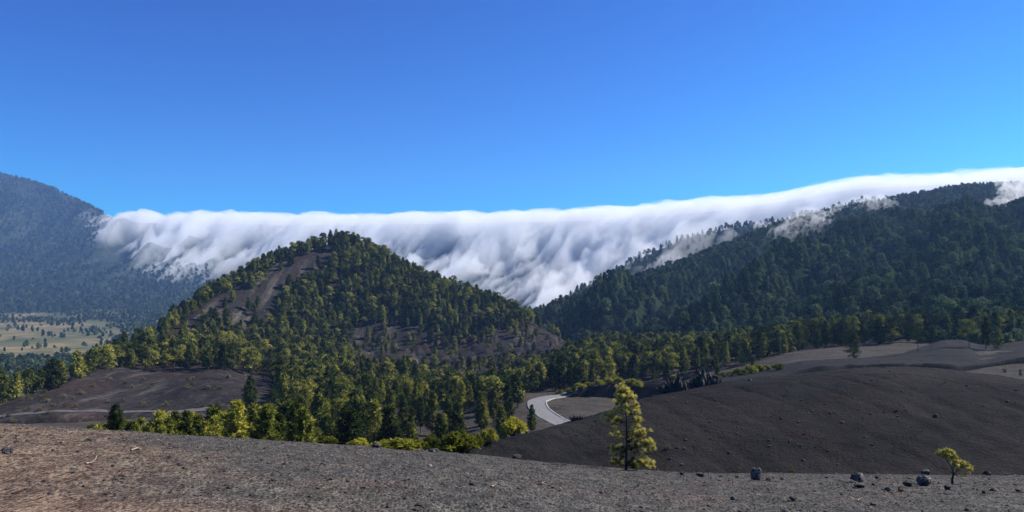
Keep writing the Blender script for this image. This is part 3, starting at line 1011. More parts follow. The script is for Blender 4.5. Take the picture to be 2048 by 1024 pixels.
# only what shows: inside the frame and not sunk behind the brow
def shows(t):
    x, y, z, h = t[:4]
    px, pt = to_px(x, y, z + h)
    lim = lin(px, CREST)
    return -20 < px < 2068 and pt < lim - 8
vis = [t for t in items if shows(t)]
hid = [t for t in items if not shows(t) and t[1] > 150 and t[5] == 'valley']
NEAR = vis[:282]; REST = vis[282:]


def ordinal(n):
    return {1: 'first', 2: 'second', 3: 'third', 4: 'fourth', 5: 'fifth', 6: 'sixth', 7: 'seventh', 8: 'eighth', 9: 'ninth', 10: 'tenth', 11: 'eleventh', 12: 'twelfth',
            13: 'thirteenth', 14: 'fourteenth', 15: 'fifteenth', 16: 'sixteenth', 17: 'seventeenth', 18: 'eighteenth', 19: 'nineteenth', 20: 'twentieth'}[n]


LOOK = {'spire': 'pointed', 'slim': 'slender', 'bushy': 'bushy', 'old': 'round topped'}


def zone(t):
    x, y, z, h, kind, src = t
    px = 1024 + x / y * F
    if src == 'thicket':
        s = 'short' if h < 5.2 else 'medium' if h < 7.2 else 'tall'
        d = 'outer' if y < 70 else 'middle' if y < 80 else 'rear'
        return s, f"in the thicket's {d} row", 'young pines in the thicket below the near brow'
    if src == 'skirt':
        a = 'the outer left skirt' if px < 200 else 'the left skirt' if px < 330 else 'the fan top' if px < 470 else 'the mid skirt' if px < 600 else 'the right skirt'
        return ('small' if h < 6.6 else 'large'), f'on {a} of the cone', 'pines on the ash skirts of the cone'
    if px < 800 and y < 150:
        return ('tall' if h > 10.8 else 'lower'), f"in the {'front' if y < 112 else 'rear'} of the dark stand", 'tall dark pines beyond the thicket'
    if 760 < px < 1045 and y < 222:
        return ('small' if h < 7.5 else 'tall'), f"{'low' if y < 150 else 'midway' if y < 185 else 'high'} on the open slope by the road", 'slender pines on the open slope by the road bend'
    if px < 800: return ('tall' if h > 7.8 else 'lower'), f"in the {'near' if y < 250 else 'far'} wood below the cone", 'pines of the dense wood below the cone'
    if px < 1050: return ('tall' if h > 7.8 else 'lower'), f"in the {'near' if y < 250 else 'far'} wood before the upper road", 'pines of the wood before the upper road'
    if px < 1240: return ('tall' if h > 7.8 else 'lower'), f"in the {'near' if y < 275 else 'far'} wood behind the road bend", 'pines of the wood behind the road bend'
    if px < 1560: return ('tall' if h > 7.8 else 'lower'), f"in the {'near' if y < 285 else 'far'} wood above the shaded bank", 'pines of the wood above the shaded bank'
    return ('tall' if h > 7.8 else 'lower'), f"in the {'near' if y < 310 else 'far'} wood behind the ash terrace", 'pines of the wood behind the ash terrace'


rows = {}
for t in NEAR:
    s, where, grp = zone(t)
    rows.setdefault((s, LOOK[t[4]], where, grp), []).append(t)
for (s, look, where, grp), ts in rows.items():
    ts.sort(key=lambda t: t[0] / t[1])
    for q, t in enumerate(ts):
        x, y, z, h, kind, src = t
        lab = f'{s} {look} pine {where}' if len(ts) == 1 else f'{s} {look} pine {where}, {ordinal(q + 1) if q < 20 else "later"} from the left'
        mats = PROTO_T[kind][int(r_.integers(0, 2))] if src == 'thicket' and r_.random() < .62 else PROTO[kind][int(r_.integers(0, 3))]
        thing_pair('pine_tree', mats, (x, y, z - .1), lab, 'tree', grp, None, rotz=r_.uniform(0, 6.28), scale=h / 10.0)
for px, pb, pt, Y, kind, lab in SOLO:
    x = (px - 1024) / F * Y
    z = float(ground(px, Y)[0]); h = EYE - (pt - HOR) / F * Y - z
    thing_pair('pine_tree', PROTO[kind][1], (x, Y, z - .05), lab, 'tree', None, None, rotz=px, scale=h / 10.0)

hidden = np.array([t[:3] for t in REST + hid if t[5] != 'thicket'])
PVF = valley.scatter(9000, lambda px, py, Y: np.where((Y > 380) & (px > 1180), .9, 0.0), 4.0, (1150, 2300), 203)
wood('valley_forest', np.concatenate([hidden, PVF]), C_CONE, n_cone, .62, .98, 'dark green pine wood on the flat between the road and the mountain', 'forest', 301)
wood('cone_forest', PC_far, C_CONE, n_cone, .54, 1.02, 'olive green pine wood covering the volcanic cone', 'forest', 302, mul=lambda P: np.where((P[:, 2] < -14) & (P[:, 0] / P[:, 1] > -.21), .68, 1.0))
PM = mount.scatter(150000, lambda px, py, Y: .5 + .5 * smooth(-.2, .3, noise2(px * .03, py * .04, 111)), lambda Y: np.interp(Y, [600, 1100], [5.6, 4.6]), (1040, 2400), 204)
wood('mountain_forest', PM, C_MT, n_mt, .50, .92, 'dark blue green pine wood covering the near mountain', 'forest', 303, mul=lambda P: np.interp(P[:, 1], [600, 850, 1150], [1.0, .92, .75]))
PS = spur.scatter(7000, lambda px, py, Y: np.ones(px.shape), 9.0, (1045, 2200), 205)
wood('spur_forest', PS, C_MT, n_mt, .5, .9, 'misty pine wood along the ridge spur behind the near mountain', 'forest', 304)
PF = farm.scatter(40000, lambda px, py, Y: np.where((px < 420) & ((px < 205 + (py - 430) * -.25) | (py > 535)), .9, .0), 14.0, (-500, 430), 206)
wood('far_mountain_forest', PF, C_FAR, n_far, .7, 1.25, 'hazy blue forest covering the far mountain', 'forest', 305)


def plain_acc(px, py, Y):
    a = np.zeros(px.shape)
    m = noise2(px * .012, Y * .006, 121)
    a = .015 + .9 * smooth(1650, 2250, Y + 420 * m) + .45 * smooth(.15, .4, noise2(px * .035, Y * .02, 123)) * smooth(-.2, .4, m)
    a = np.maximum(a, .85 * smooth(170, 330, px + 60 * m))
    a[(Y < 880) & (Y > 560)] = 1.0
    a[(Y >= 880) & (Y < 1250)] *= .5
    return a


PP = plain.scatter(70000, plain_acc, 7.0, (-400, 700), 207)
wood('plain_forest', PP, C_FAR, n_far, .26, .62, 'scattered dark trees and woods on the plain among the fields', 'forest', 306)

# ---- shrubs
BUSHP = [plant_meshes('shrub', *bush(2.0, 1.5, s, 260, 8, .26, .09), (M_BARK, M_SHRUB)) for s in (51, 52, 53, 54)]
DRYP = [plant_meshes('dry_shrub', *bush(1.6, 1.3, s, 60, 5, .35, .11), (M_BARK, M_DRY)) for s in (55, 56, 57)]
SHR = [(924, 916, 92, 858, 30, 'big round yellow green shrub at the edge of the near brow'),
       (812, 906, 76, 872, 27, 'low spreading yellow green shrub next to the big round one'),
       (766, 900, 40, 878, 28, 'low yellow green shrub between the thicket and the spreading shrub'),
       (860, 903, 40, 868, 34, 'dark shaded shrub wedged behind the big round shrub'),
       (658, 890, 38, 870, 30, 'small yellow shrub at the brow below the dark pines'),
       (1028, 872, 52, 830, 70, 'dark round shrub beside the lone pine at the bend'),
       (975, 880, 40, 856, 60, 'olive shrub at the foot of the dune edge'),
       (716, 893, 40, 874, 29, 'small round yellow green shrub between two low shrubs on the brow')]
for q, (px, pb, w, pt, Y, lab) in enumerate(SHR):
    x = (px - 1024) / F * Y
    z = float(ground(px, Y)[0]); wm = w / F * Y
    hm = max(EYE - (pt - HOR) / F * Y - z, .3)
    e = thing_pair('shrub', BUSHP[q % 4], (x, Y, z - .05), lab, 'shrub', None, None, ('stem', 'foliage'), rotz=q * 1.3)
    e.scale = (wm / 2.0, wm / 2.0, hm / 1.5)
# broom along the bank and terrace rear
r2 = np.random.default_rng(9)
BROOM = [(1160, 776), (1180, 770), (1200, 768), (1218, 765), (1238, 764), (1262, 766), (1275, 772), (1350, 757), (1372, 756), (1395, 757), (1412, 755), (1448, 751), (1462, 749), (1480, 748), (1502, 744), (1518, 741), (1532, 738), (1555, 737), (1120, 786), (1142, 784)]
for q, (px, py) in enumerate(BROOM):
    x, y, z = g_at(px, py + 3, 120, 300)
    s = r2.uniform(.9, 1.5)
    e = thing_pair('broom_shrub', BUSHP[q % 4], (x, y, z - .05), f"yellow green broom shrub {ordinal(q + 1)} from the left along the shaded bank and terrace edge", 'shrub', 'broom shrubs along the road bank', None, ('stem', 'foliage'), rotz=q * 2.1)
    e.scale = (s * 1.5, s * 1.1, s)
# sparse dry shrubs on the ash fan
pts = cone.scatter(5000, lambda px, py, Y: np.where(in_poly(px, py, bareB), .12 + .8 * smooth(200, 60, px), 0.0), 2.6, (-60, 470), 208)[:150]
for q, (x, y, z) in enumerate(pts):
    e = thing_pair('dry_shrub', DRYP[q % 3], (x, y, z - .03), 'small sparse dry shrub among many on the bare ash fan', 'shrub', 'dry shrubs dotting the ash fan', None, ('stem', 'foliage'), rotz=q * 2.4)
    s = r2.uniform(.5, 1.25); e.scale = (s, s, s * r2.uniform(.7, 1.2))

# ---- the young pine standing on the brow
def brow_pine():
    Y = 27.6; px = 1252
    x, z = (px - 1024) / F * Y, float(brow_z((px - 1024) / F * Y, Y))
    u = Y / F                                         # metres per photo pixel at the tree
    r = np.random.default_rng(77)
    top = 162 * u
    def ax(t): return np.array([(-5 * t + 4 * math.sin(t * 3)) * u, .04 * math.sin(t * 5), top * t])
    wood = [tube([ax(t) for t in np.linspace(-.05, .99, 14)], np.linspace(.055, .010, 14), 8)]
    C = []; D = []; TN = []
    # branches: (height, sideways reach in photo px, depth reach, rise, tufts)
    B = [(.99, 0, 0, 8, 7), (.95, -6, 4, 9, 6), (.94, 7, -4, 8, 6), (.90, -9, 8, 10, 7), (.89, 9, 7, 10, 7), (.87, 0, -10, 10, 7), (.83, -14, -6, 12, 9), (.82, 13, -8, 12, 9), (.80, 3, 13, 12, 7), (.76, -18, 8, 12, 10),
         (.75, 18, -4, 12, 10), (.72, 6, -14, 10, 8), (.68, -22, -8, 10, 9), (.66, 22, 8, 9, 10), (.60, -44, -5, 14, 17), (.58, -30, 10, 12, 9), (.58, 24, -8, 10, 10), (.55, -38, 8, 8, 9), (.53, 26, 4, 12, 9),
         (.48, -26, -10, 6, 6), (.46, 22, 10, 8, 6), (.44, -34, 4, 3, 5), (.40, 26, -10, 14, 12), (.38, -18, 12, 4, 5), (.36, 34, -4, 16, 15), (.33, 20, 12, 12, 9), (.30, 44, -8, 15, 15), (.28, 56, 0, 13, 15), (.26, 36, -12, 8, 12),
         (.25, 58, 8, 0, 8), (.24, -26, -8, 5, 12), (.22, -30, 6, 6, 11), (.20, -14, -12, 6, 8), (.10, -26, -4, 5, 12), (.08, 30, -8, 9, 15), (.07, 44, 4, 9, 15), (.06, 20, -14, 6, 12), (.06, 52, -6, 2, 12), (.05, -18, 10, 6, 9), (.10, 38, -12, 4, 10)]
    for t, sx, sy, up, m in B:
        p0 = ax(t); p1 = p0 + np.array([sx, sy, up]) * u
        mid = (p0 + p1) / 2 - np.array([0, 0, abs(sx) * .06 * u])
        if abs(sx) + abs(sy) > 6: wood.append(tube([p0, mid, p1], [.014, .010, .005], 5))
        m = max(5, int(m * 1.2))
        w = np.clip(r.beta(2.3, 1.0, m), .12, 1)[:, None]
        c = np.where(w < .5, p0 + (mid - p0) * w * 2, mid + (p1 - mid) * (w * 2 - 1)) + r.normal(size=(m, 3)) * 4.4 * u
        d = np.tile((p1 - p0) / (np.linalg.norm(p1 - p0) + 1e-6) * .7 + np.array([0, 0, .9]), (m, 1)) + r.normal(size=(m, 3)) * .3
        C.append(c); D.append(d)
        TN.append(np.clip(.08 + .75 * w[:, 0] ** 1.5 + .25 * (c[:, 2] - p0[2] * w[:, 0].mean()) / (14 * u) * .3 + r.normal(size=m) * .22, 0, 1))
        for cc in c[:: 2]: wood.append(tube([mid * .4 + cc * .6 if abs(sx) > 12 else (p0 + cc) / 2, cc], [.005, .003], 3))
    C = np.concatenate(C); C[:, 2] = np.maximum(C[:, 2], .06)
    k = 46
    leaf = tufts(C, np.concatenate(D), k, .13, .014, r, .62)
    me = raw_mesh('brow_pine_crown', *leaf, [M_TIPS], False)
    tone = np.repeat(np.concatenate(TN), k * 4).astype(np.float32)
    me.attributes.new('tone', 'FLOAT', 'POINT').data.foreach_set('value', tone)
    ms = (raw_mesh('brow_pine_trunk', *join(wood), [M_BARK]), me)
    thing_pair('pine_tree', ms, (x, Y, z - .02), 'young yellow green pine with gappy irregular crown standing alone on the near brow', 'tree', None, None)


brow_pine()


def sapling():
    px, py = 1905, 968
    x, Y, z = brow_at(px, py); u = Y / F
    r = np.random.default_rng(78)
    def q(a, b, c=0): return np.array([a, c, b]) * u
    wood = [tube([q(0, -3), q(-1, 8), q(2, 22), q(0, 30), q(-6, 40), q(-12, 52), q(-18, 58)], [.035, .030, .026, .018, .012, .008, .004], 7),
            tube([q(0, 16), q(8, 24, 3), q(14, 32, 2), q(24, 34, -3), q(34, 30)], [.016, .012, .010, .007, .004], 5),
            tube([q(-1, 30), q(4, 40, -3), q(2, 52), q(6, 60, 2)], [.014, .010, .007, .004], 5), tube([q(-8, 44), q(-14, 50, 4), q(-24, 57, 3), q(-31, 60)], [.009, .006, .004, .003], 4),
            tube([q(1, 22), q(-8, 28, -3), q(-14, 31)], [.007, .005, .003], 4), tube([q(1, 12), q(-12, 13, 4), q(-20, 18)], [.006, .004, .002], 4), tube([q(1, 20), q(12, 16, -4), q(22, 18), q(30, 14)], [.006, .004, .003, .002], 4)]
    C = []; D = []
    for cx, cz, rx, rz, m in ((-24, 60, 8, 4, 26), (-14, 63, 10, 6, 44), (-4, 60, 9, 7, 44), (4, 54, 6, 5, 22), (10, 43, 8, 6, 36), (20, 40, 9, 5, 38), (29, 36, 7, 5, 30), (34, 31, 4, 4, 16), (-12, 56, 9, 3, 16), (6, 28, 4, 3, 4), (24, 17, 6, 2, 3)):
        u3 = r.normal(size=(m, 3)) * np.array([rx * .55, 5, rz * .55])
        C.append((np.array([cx, 0, cz]) + u3) * u); D.append(r.normal(size=(m, 3)) * .6 + [0, 0, .7])
    leaf = tufts(np.concatenate(C), np.concatenate(D), 14, .08, .018, r, .8)
    me = raw_mesh('sapling_crown', *leaf, [M_TIPS], False)
    tone = np.repeat(np.clip(r.normal(.72, .2, len(leaf[0]) // 56), 0, 1), 56).astype(np.float32)
    me.attributes.new('tone', 'FLOAT', 'POINT').data.foreach_set('value', tone)
    ms = (raw_mesh('sapling_trunk', *join(wood), [M_BARK]), me)
    thing_pair('sapling', ms, (x, Y, z), 'small crooked sapling with two flat yellow green leaf pads beside the boulders', 'tree', None, None)


sapling()
# little plants on the dune
for px, py, w, lab in ((1337, 899, 11, 'tiny pale green plant alone on the dark dune'), (1583, 945, 11, 'wispy yellow plant at the top of the near brow'), (2010, 745, 10, 'tiny dark plant on the ash floor')):
    if py > 930:
        x, y, z = brow_at(px, py + 3)
    else:
        x, y, z = g_at(px, py, 40, 200)
    e = thing_pair('small_plant', DRYP[1], (x, y, z - .02), lab, 'plant', None, None, ('stem', 'foliage'), rotz=px)
    s = w / F * y / 1.6; e.scale = (s, s, s * 1.1)


# ------------------------------------------------------------------ rocks
def rock_mesh(name, seed, flat=.7, mat=None, sub=4, cuts=9):
    r = np.random.default_rng(seed)
    bm = bmesh.new(); bmesh.ops.create_icosphere(bm, subdivisions=sub, radius=1.0)
    v = np.array([p.co[:] for p in bm.verts])
    for q in range(cuts):
        n = r.normal(size=3); n /= np.linalg.norm(n); d = r.uniform(.55, .9)
        s = v @ n; over = np.maximum(s - d, 0); v -= over[:, None] * n
    nn = v / (np.linalg.norm(v, axis=1)[:, None] + 1e-9)
    v += nn * (.13 * fbm(v[:, 0] * 2.6 + seed, v[:, 1] * 2.6 + v[:, 2] * 1.7, 5, seed, .62))[:, None]
    v *= np.array([1, r.uniform(.75, 1.0), flat])
    v[:, 2] -= v[:, 2].min(); v[:, 2] /= v[:, 2].max(); v[:, :2] /= np.abs(v[:, 0]).max()
    for p, c in zip(bm.verts, v): p.co = c
    me = bpy.data.meshes.new(name); bm.to_mesh(me); bm.free()
    me.polygons.foreach_set('use_smooth', np.ones(len(me.polygons), bool))
    me.materials.append(mat or M_ROCK)
    try: me.set_sharp_from_angle(angle=math.radians(16))
    except Exception: pass
    return me


RK = [rock_mesh('rock', s, .7) for s in (61, 62, 63, 64)]
RKB = [rock_mesh('rock_pale_lit', s, .7, M_ROCKB) for s in (65, 66)]
RKR = rock_mesh('rock_red', 67, .7, M_ROCKR)
# base px, base py, width px, height px, mesh, label
ROCKS = [(1517, 963, 27, 25, RKB[1], 'dark grey pointed boulder, tallest of the stones on the near brow'),
         (1364, 949, 9, 8, RK[1], 'small dark stone just beside the young brow pine'), (1403, 952, 21, 9, RK[2], 'low long dark stone between the brow pine and pointed boulder'),
         (1442, 951, 9, 4, RK[3], 'tiny flat stone left of the pointed boulder'), (1475, 957, 9, 4, RK[1], 'flat dark stone close to the pointed boulder'),
         (1538, 962, 10, 7, RKR, 'rusty dark stone touching the pointed boulder'), (1565, 961, 9, 5, RK[2], 'small stone right of the pointed boulder'),
         (1720, 966, 32, 17, RKB[0], 'pale topped boulder halfway between the pointed boulder and sapling'), (1755, 957, 9, 5, RK[3], 'small dark stone right of the pale topped boulder'),
         (1722, 978, 24, 8, RK[1], 'flat dark stone in front of the pale topped boulder'), (1777, 982, 15, 10, RK[0], 'dark lumpy stone in front of and right of the pale boulder'),
         (1803, 985, 12, 8, RKR, 'dark red scoria stone near the boulders'), (1819, 973, 21, 11, RK[2], 'dark rounded stone just left of the big wide boulder'),
         (1854, 974, 32, 21, RKB[1], 'big wide grey boulder with lit top beside the sapling'), (1856, 950, 24, 10, RKB[0], 'grey stone on the brow line behind the big wide boulder'),
         (1897, 982, 13, 9, RK[1], 'dark stone in front of the sapling foot'), (1588, 1002, 17, 9, RK[2], 'black stone low on the brow below the pointed boulder'),
         (1977, 951, 16, 8, RK[3], 'dark stone on the brow line right of the sapling'), (1981, 959, 8, 4, RK[0], 'tiny stone below the brow line stone'),
         (2016, 952, 9, 3, RK[1], 'tiny flat stone at the far end of the brow line'), (1970, 992, 9, 6, RKB[1], 'small pale stone in front of the brow line stone'),
         (1987, 986, 10, 5, RKB[0], 'small pale flat stone right of the sapling'), (2038, 987, 11, 5, RK[2], 'small dark flat stone at the right edge'),
         (1646, 948, 8, 4, RK[0], 'tiny dark stone on the brow line, one of two'), (1673, 948, 9, 5, RKB[1], 'tiny half pale stone on the brow line, right one of two'),
         (1667, 957, 7, 5, RKB[0], 'tiny pale stone just below the brow line pair'), (1748, 969, 7, 4, RK[1], 'tiny stone right below the pale topped boulder'), (1467, 1003, 11, 8, RKB[1], 'pale edged stone low on the brow left of the black stone'),
         (1837, 961, 7, 4, RK[2], 'tiny stone left of the big wide boulder'), (1915, 970, 7, 3, RK[3], 'tiny stone at the sapling foot'),
         (175, 880, 13, 7, RKB[0], 'pale stone on the brow above the left ash corner'), (53, 889, 9, 5, RK[1], 'small dark stone near the left edge of the brow'),
         (28, 876, 10, 5, RKB[1], 'small pale stone at the left end of the brow line'), (105, 900, 8, 4, RK[2], 'tiny dark stone on the left of the brow'),
         (1035, 917, 23, 9, RKB[1], 'black and white stone on the brow line before the dune'), (751, 896, 29, 9, RK[3], 'flat black slab on the brow line beside the low shrub'),
         (7, 912, 26, 15, RKB[0], 'light grey stone cut by the left edge'), (272, 899, 12, 5, RK[0], 'small stone on the brow below the thicket'),
         (943, 972, 11, 6, RK[1], 'small black stone in the middle of the near slope'), (367, 941, 6, 4, RK[2], 'tiny black stone on the left near slope, left of two'), (396, 944, 7, 4, RK[3], 'tiny black stone on the left near slope, right of two'),
         (335, 916, 8, 4, RK[0], 'tiny black stone above the pair on the near slope'), (866, 906, 24, 8, RKB[0], 'grey stone half hidden by the big round shrub'), (1748, 1010, 13, 6, RK[1], 'dark stone low on the slope below the pale boulder'), (580, 962, 8, 4, RK[2], 'tiny dark stone at the rusty edge of the ash')]
for q, (px, py, w, h, me, lab) in enumerate(ROCKS):
    x, y, z = brow_at(px, py)
    u = y / F
    o = link('boulder' if w > 18 else 'stone', me, None, (x, y + w * u * .3, z - .12 * h * u))
    o.scale = (w * u / 2, w * u / 2 * .9, h * u * 1.15); o.rotation_euler = (0, 0, (q % 5 - 2) * .25)
    tag(o, lab, 'rock')
for px, py, w, h, me, lab in ((1872, 834, 12, 7, RKB[0], 'white stone high on the dark dune'), (1369, 900, 7, 6, RKB[1], 'small white stone on the dune beside the tiny plant'), (1500, 762, 9, 6, RKB[0], 'pale stone on the terrace edge above the dune')):
    x, y, z = g_at(px, py, 40, 260); u = y / F
    o = link('stone', me, None, (x, y, z - .05)); o.scale = (w * u / 2, w * u / 2, h * u); tag(o, lab, 'rock')


def outcrop(name, px, py, w, h, seed, lab, Y):
    """jagged lava outcrop: many broken slabs grown into one mass"""
    r = np.random.default_rng(seed); parts = []
    x = (px - 1024) / F * Y; z = float(ground(px, Y)[0]); u = Y / F
    for q in range(46):
        me = rock_mesh('tmp', seed + q, r.uniform(.7, 1.5), None, 2, 7)
        v = np.array([p.co[:] for p in me.vertices]); f = np.array([p.vertices[:] for p in me.polygons])
        bpy.data.meshes.remove(me)
        v = v * (1 + .22 * r.normal(size=(len(v), 1)) * (v[:, 2:3] > .1))
        s = r.uniform(.06, .16)
        a = r.uniform(-.5, .5)
        top = h * u * (1 - 1.5 * abs(a - .1)) * r.uniform(.35, 1.0)
        v = v * np.array([w * u * s * .7, w * u * s * .8, max(top, .25) + .5])
        v[:, 0] += v[:, 2] * r.uniform(-.5, .2)
        v = v + np.array([a * w * u, r.uniform(-.25, .35) * w * u * .5, -.5])
        parts.append((v, f))
    v, f = join(parts)
    me = raw_mesh(name, v, f, [M_ROCK], False)
    tag(link(name, me, None, (x, Y, z)), lab, 'rock')


outcrop('lava_outcrop', 1350, 806, 58, 30, 500, 'jagged black lava outcrop lower on the dune rim', 84)
outcrop('lava_outcrop', 1411, 788, 66, 30, 540, 'jagged black lava outcrop higher on the dune rim', 87)
outcrop('lava_outcrop', 1157, 852, 20, 9, 580, 'low black lava lump where the road meets the dune', 74)

# fallen sticks
def stick(pts, lab):
    P = []
    for px, py, up in pts:
        x, y, z = brow_at(px, py); P.append((x, y, z + up + .02))
    P = np.array(P); c = P[0].copy()
    v, f = tube(P - c, np.linspace(.016, .007, len(P)), 6)
    tag(link('stick', raw_mesh('stick', v, f, [M_STRAW]), None, c), lab, 'stick')


stick([(172, 930, 0), (184, 929, .02), (190, 927, .04), (194, 923, .07)], 'pale bent stick with raised end on the left near slope')
stick([(983, 974, 0), (995, 972, .03), (1007, 975, .02)], 'pale straight stick on the middle near slope')
stick([(262, 902, 0), (276, 899, .03), (288, 900, 0)], 'thin pale stick lying on the upper left near slope')
stick([(1075, 967, 0), (1083, 970, .02), (1090, 965, .03)], 'short curved white stick on the middle near slope')
stick([(1715, 1004, 0), (1724, 1003, .03), (1728, 1005, 0)], 'short pale stick below the pale topped boulder')

# gravel and straw litter on the near slope
def near_points(n, seed, acc):
    r = np.random.default_rng(seed)
    Y = r.uniform(8.5, 36, n); px = r.uniform(-60, 2110, n)
    keep = r.random(n) < (Y / 36) * acc(px, Y)
    px, Y = px[keep], Y[keep]; x = (px - 1024) / F * Y
    return np.stack([x, Y, brow_z(x, Y)], -1), r


c_st = bpy.data.collections.new('pebbles')
for s, m in ((81, M_ROCK), (82, M_ROCK), (83, M_ROCKB), (84, M_ROCKR)):
    c_st.objects.link(bpy.data.objects.new('pebble', rock_mesh('pebble', s, .7, m, 2, 6)))
P, r = near_points(110000, 91, lambda px, Y: .35 + .65 * smooth(-.2, .5, noise2(px * .01, Y * .5, 92)))
sp = []
for q, (px, py, w, h, me, lab) in enumerate(ROCKS):           # crumbled bits round each boulder
    x, y, z = brow_at(px, py); rad = w * y / F
    for k in range(int(4 + w * .9)):
        a, d = r.uniform(0, 6.28), rad * (.45 + .5 * r.exponential())
        sp.append((x + d * math.cos(a), y + d * math.sin(a) + rad * .2))
sp = np.array(sp)
P = np.concatenate([np.stack([sp[:, 0], sp[:, 1], brow_z(sp[:, 0], sp[:, 1])], -1), P])
n = len(P)
s = .013 + .015 * r.pareto(3.4, n).clip(0, 3)
idx = r.choice(4, n, p=[.42, .4, .12, .06])
rot = np.stack([r.uniform(-.4, .4, n), r.uniform(-.4, .4, n), r.uniform(0, 6.3, n)], -1)
P[:, 2] -= s * .3
instances('gravel', P, idx, rot, np.stack([s * 1.1, s, s * .9], -1), c_st, 'loose dark cinder gravel over the near slope', 'gravel')

def dune_acc(px, py, Y):
    band = smooth(1180, 1300, px) * (1 - smooth(1760, 1980, px)) * smooth(770, 830, py) * (1 - smooth(915, 960, py))
    return .10 + .9 * band * smooth(-.25, .4, noise2(px * .02, py * .03, 161))


PD = dune.scatter(26000, dune_acc, .22, (960, 2100), 209)
r = np.random.default_rng(96); n = len(PD)
s = .035 + .035 * r.pareto(3.0, n).clip(0, 3)
rot = np.stack([r.uniform(-.4, .4, n), r.uniform(-.4, .4, n), r.uniform(0, 6.3, n)], -1)
instances('dune_gravel', PD, r.choice(4, n, p=[.48, .46, .01, .05]), rot, np.stack([s * 1.2, s, s], -1), c_st, 'dark loose lava stones over the face of the dune', 'gravel')

c_tw = bpy.data.collections.new('twigs')
for s in range(3):
    rr = np.random.default_rng(s)
    pts = np.stack([np.linspace(-1, 1, 5), rr.normal(size=5) * .15, .12 + rr.normal(size=5) * .06], -1)
    v, f = tube(pts, [.06, .07, .06, .05, .03], 4)
    c_tw.objects.link(bpy.data.objects.new('twig', raw_mesh('twig', v, f, [M_STRAW])))
P, r = near_points(26000, 95, lambda px, Y: .10 + .75 * smooth(1000, 100, px + (Y - 15) * 25))
n = len(P)
s = r.uniform(.02, .065, n)
rot = np.stack([np.zeros(n), r.uniform(-.2, .2, n), r.uniform(0, 6.3, n)], -1)
instances('twig_litter', P, r.integers(0, 3, n), rot, np.stack([s] * 3, -1), c_tw, 'dry straw coloured twig and needle litter on the near slope', 'litter')

# ------------------------------------------------------------------ power line
POLES = [(1060, 300, 6.5), (1225, 262, 6.5), (1334, 246, 6.5), (1560, 262, 7.0)]
tops = []
for q, (px, Y, h) in enumerate(POLES):
    x = (px - 1024) / F * Y; z = float(ground(px, Y)[0])
    e = bpy.data.objects.new('utility_pole', None); COL.objects.link(e); e.location = (x, Y, z)
    tag(e, ('slim utility pole hidden among the pines behind the road bend', 'slim utility pole above the shaded bank left of the triangular pine', 'slim utility pole next to the dark triangular pine', 'slim utility pole at the rear of the ash terrace')[q], 'pole', 'utility poles of the power line')
    link('pole', raw_mesh('pole', *tube([[0, 0, -.5], [0, 0, h]], [.13, .09], 8), [M_WOOD]), e)
    link('cross_arm', raw_mesh('cross_arm', *tube([[0, -.9, h - .3], [0, .9, h - .3]], [.06, .06], 5), [M_WOOD]), e)
    tops.append(np.array([x, Y, z + h - .2]))
tops = [np.array([(560 - 1024) / F * 330, 330, -19.0])] + tops
for q in range(len(tops) - 1):
    for dy, nm in ((-.85, 'near'), (.85, 'far')):
        t = np.linspace(0, 1, 24)[:, None]
        p = tops[q] + (tops[q + 1] - tops[q]) * t + np.array([0, dy, 0]); p[:, 2] -= (1.6 * 4 * t * (1 - t))[:, 0]
        c = p[0].copy()
        tag(link('power_cable', raw_mesh('power_cable', *tube(p - c, np.full(24, .010), 4), [M_METAL]), None, c), f"thin {nm} side power cable in the {ordinal(q + 1)} span from the left", 'cable', 'cables of the power line')

# ------------------------------------------------------------------ the cloud pouring over the saddle
def sheet_volume(name, px0, px1, npx, land, ys, thick, mat, label, cat, sink=10.0, base=None):
    pxs = np.linspace(px0, px1, npx)
    G = np.stack([np.broadcast_to(ys(p), (len(ys(p)),)) for p in pxs])                    # (npx, ny)
    X = (pxs[:, None] - 1024) / F * G
    Zb = np.stack([land.z(np.full(G.shape[1], p), G[i]) for i, p in enumerate(pxs)])
    if base is not None: Zb = base(Zb, pxs, G)
    T = thick(pxs[:, None] + 0 * G, X, G, Zb)
    e = np.ones_like(T); e[0] = e[-1] = 0; e[:, 0] = e[:, -1] = 0
    T = np.where(e > 0, np.maximum(T, -sink * .6), -sink * .6)
    top = np.stack([X, G, Zb + T], -1).reshape(-1, 3); bot = np.stack([X, G, Zb - sink], -1).reshape(-1, 3)
    nr, nc = G.shape; n = nr * nc
    f = grid_faces(nr, nc)
    i = np.arange(n).reshape(nr, nc)
    ring = np.concatenate([i[:-1, 0], i[-1, :-1], i[:0:-1, -1], i[0, :0:-1]])
    nx = np.roll(ring, -1)
    side = np.stack([ring, nx, nx + n, ring + n], -1)
    me = raw_mesh(name, np.concatenate([top, bot]), np.concatenate([f[:, ::-1], f + n, side]), [mat])
    bm = bmesh.new(); bm.from_mesh(me); bmesh.ops.recalc_face_normals(bm, faces=bm.faces); bm.to_mesh(me); bm.free()
    return tag(link(name, me), label, cat, kind='stuff')


def fm_crest(p): return lin(p, [(a, c) for a, b, c in FM])


def fm_crest_z(p): return EYE - (lin(p, [(a, b) for a, b, c in FM]) - HOR) / F * fm_crest(p)


def cloud_ys(p):
    yc = fm_crest(p); yf = lin(p, [(0, 2250), (300, 2300), (700, 2150), (1100, 2000), (2600, 1900)])
    return np.concatenate([np.linspace(yf - 40, yc, 150, endpoint=False), np.linspace(yc, yc + 850, 40)])


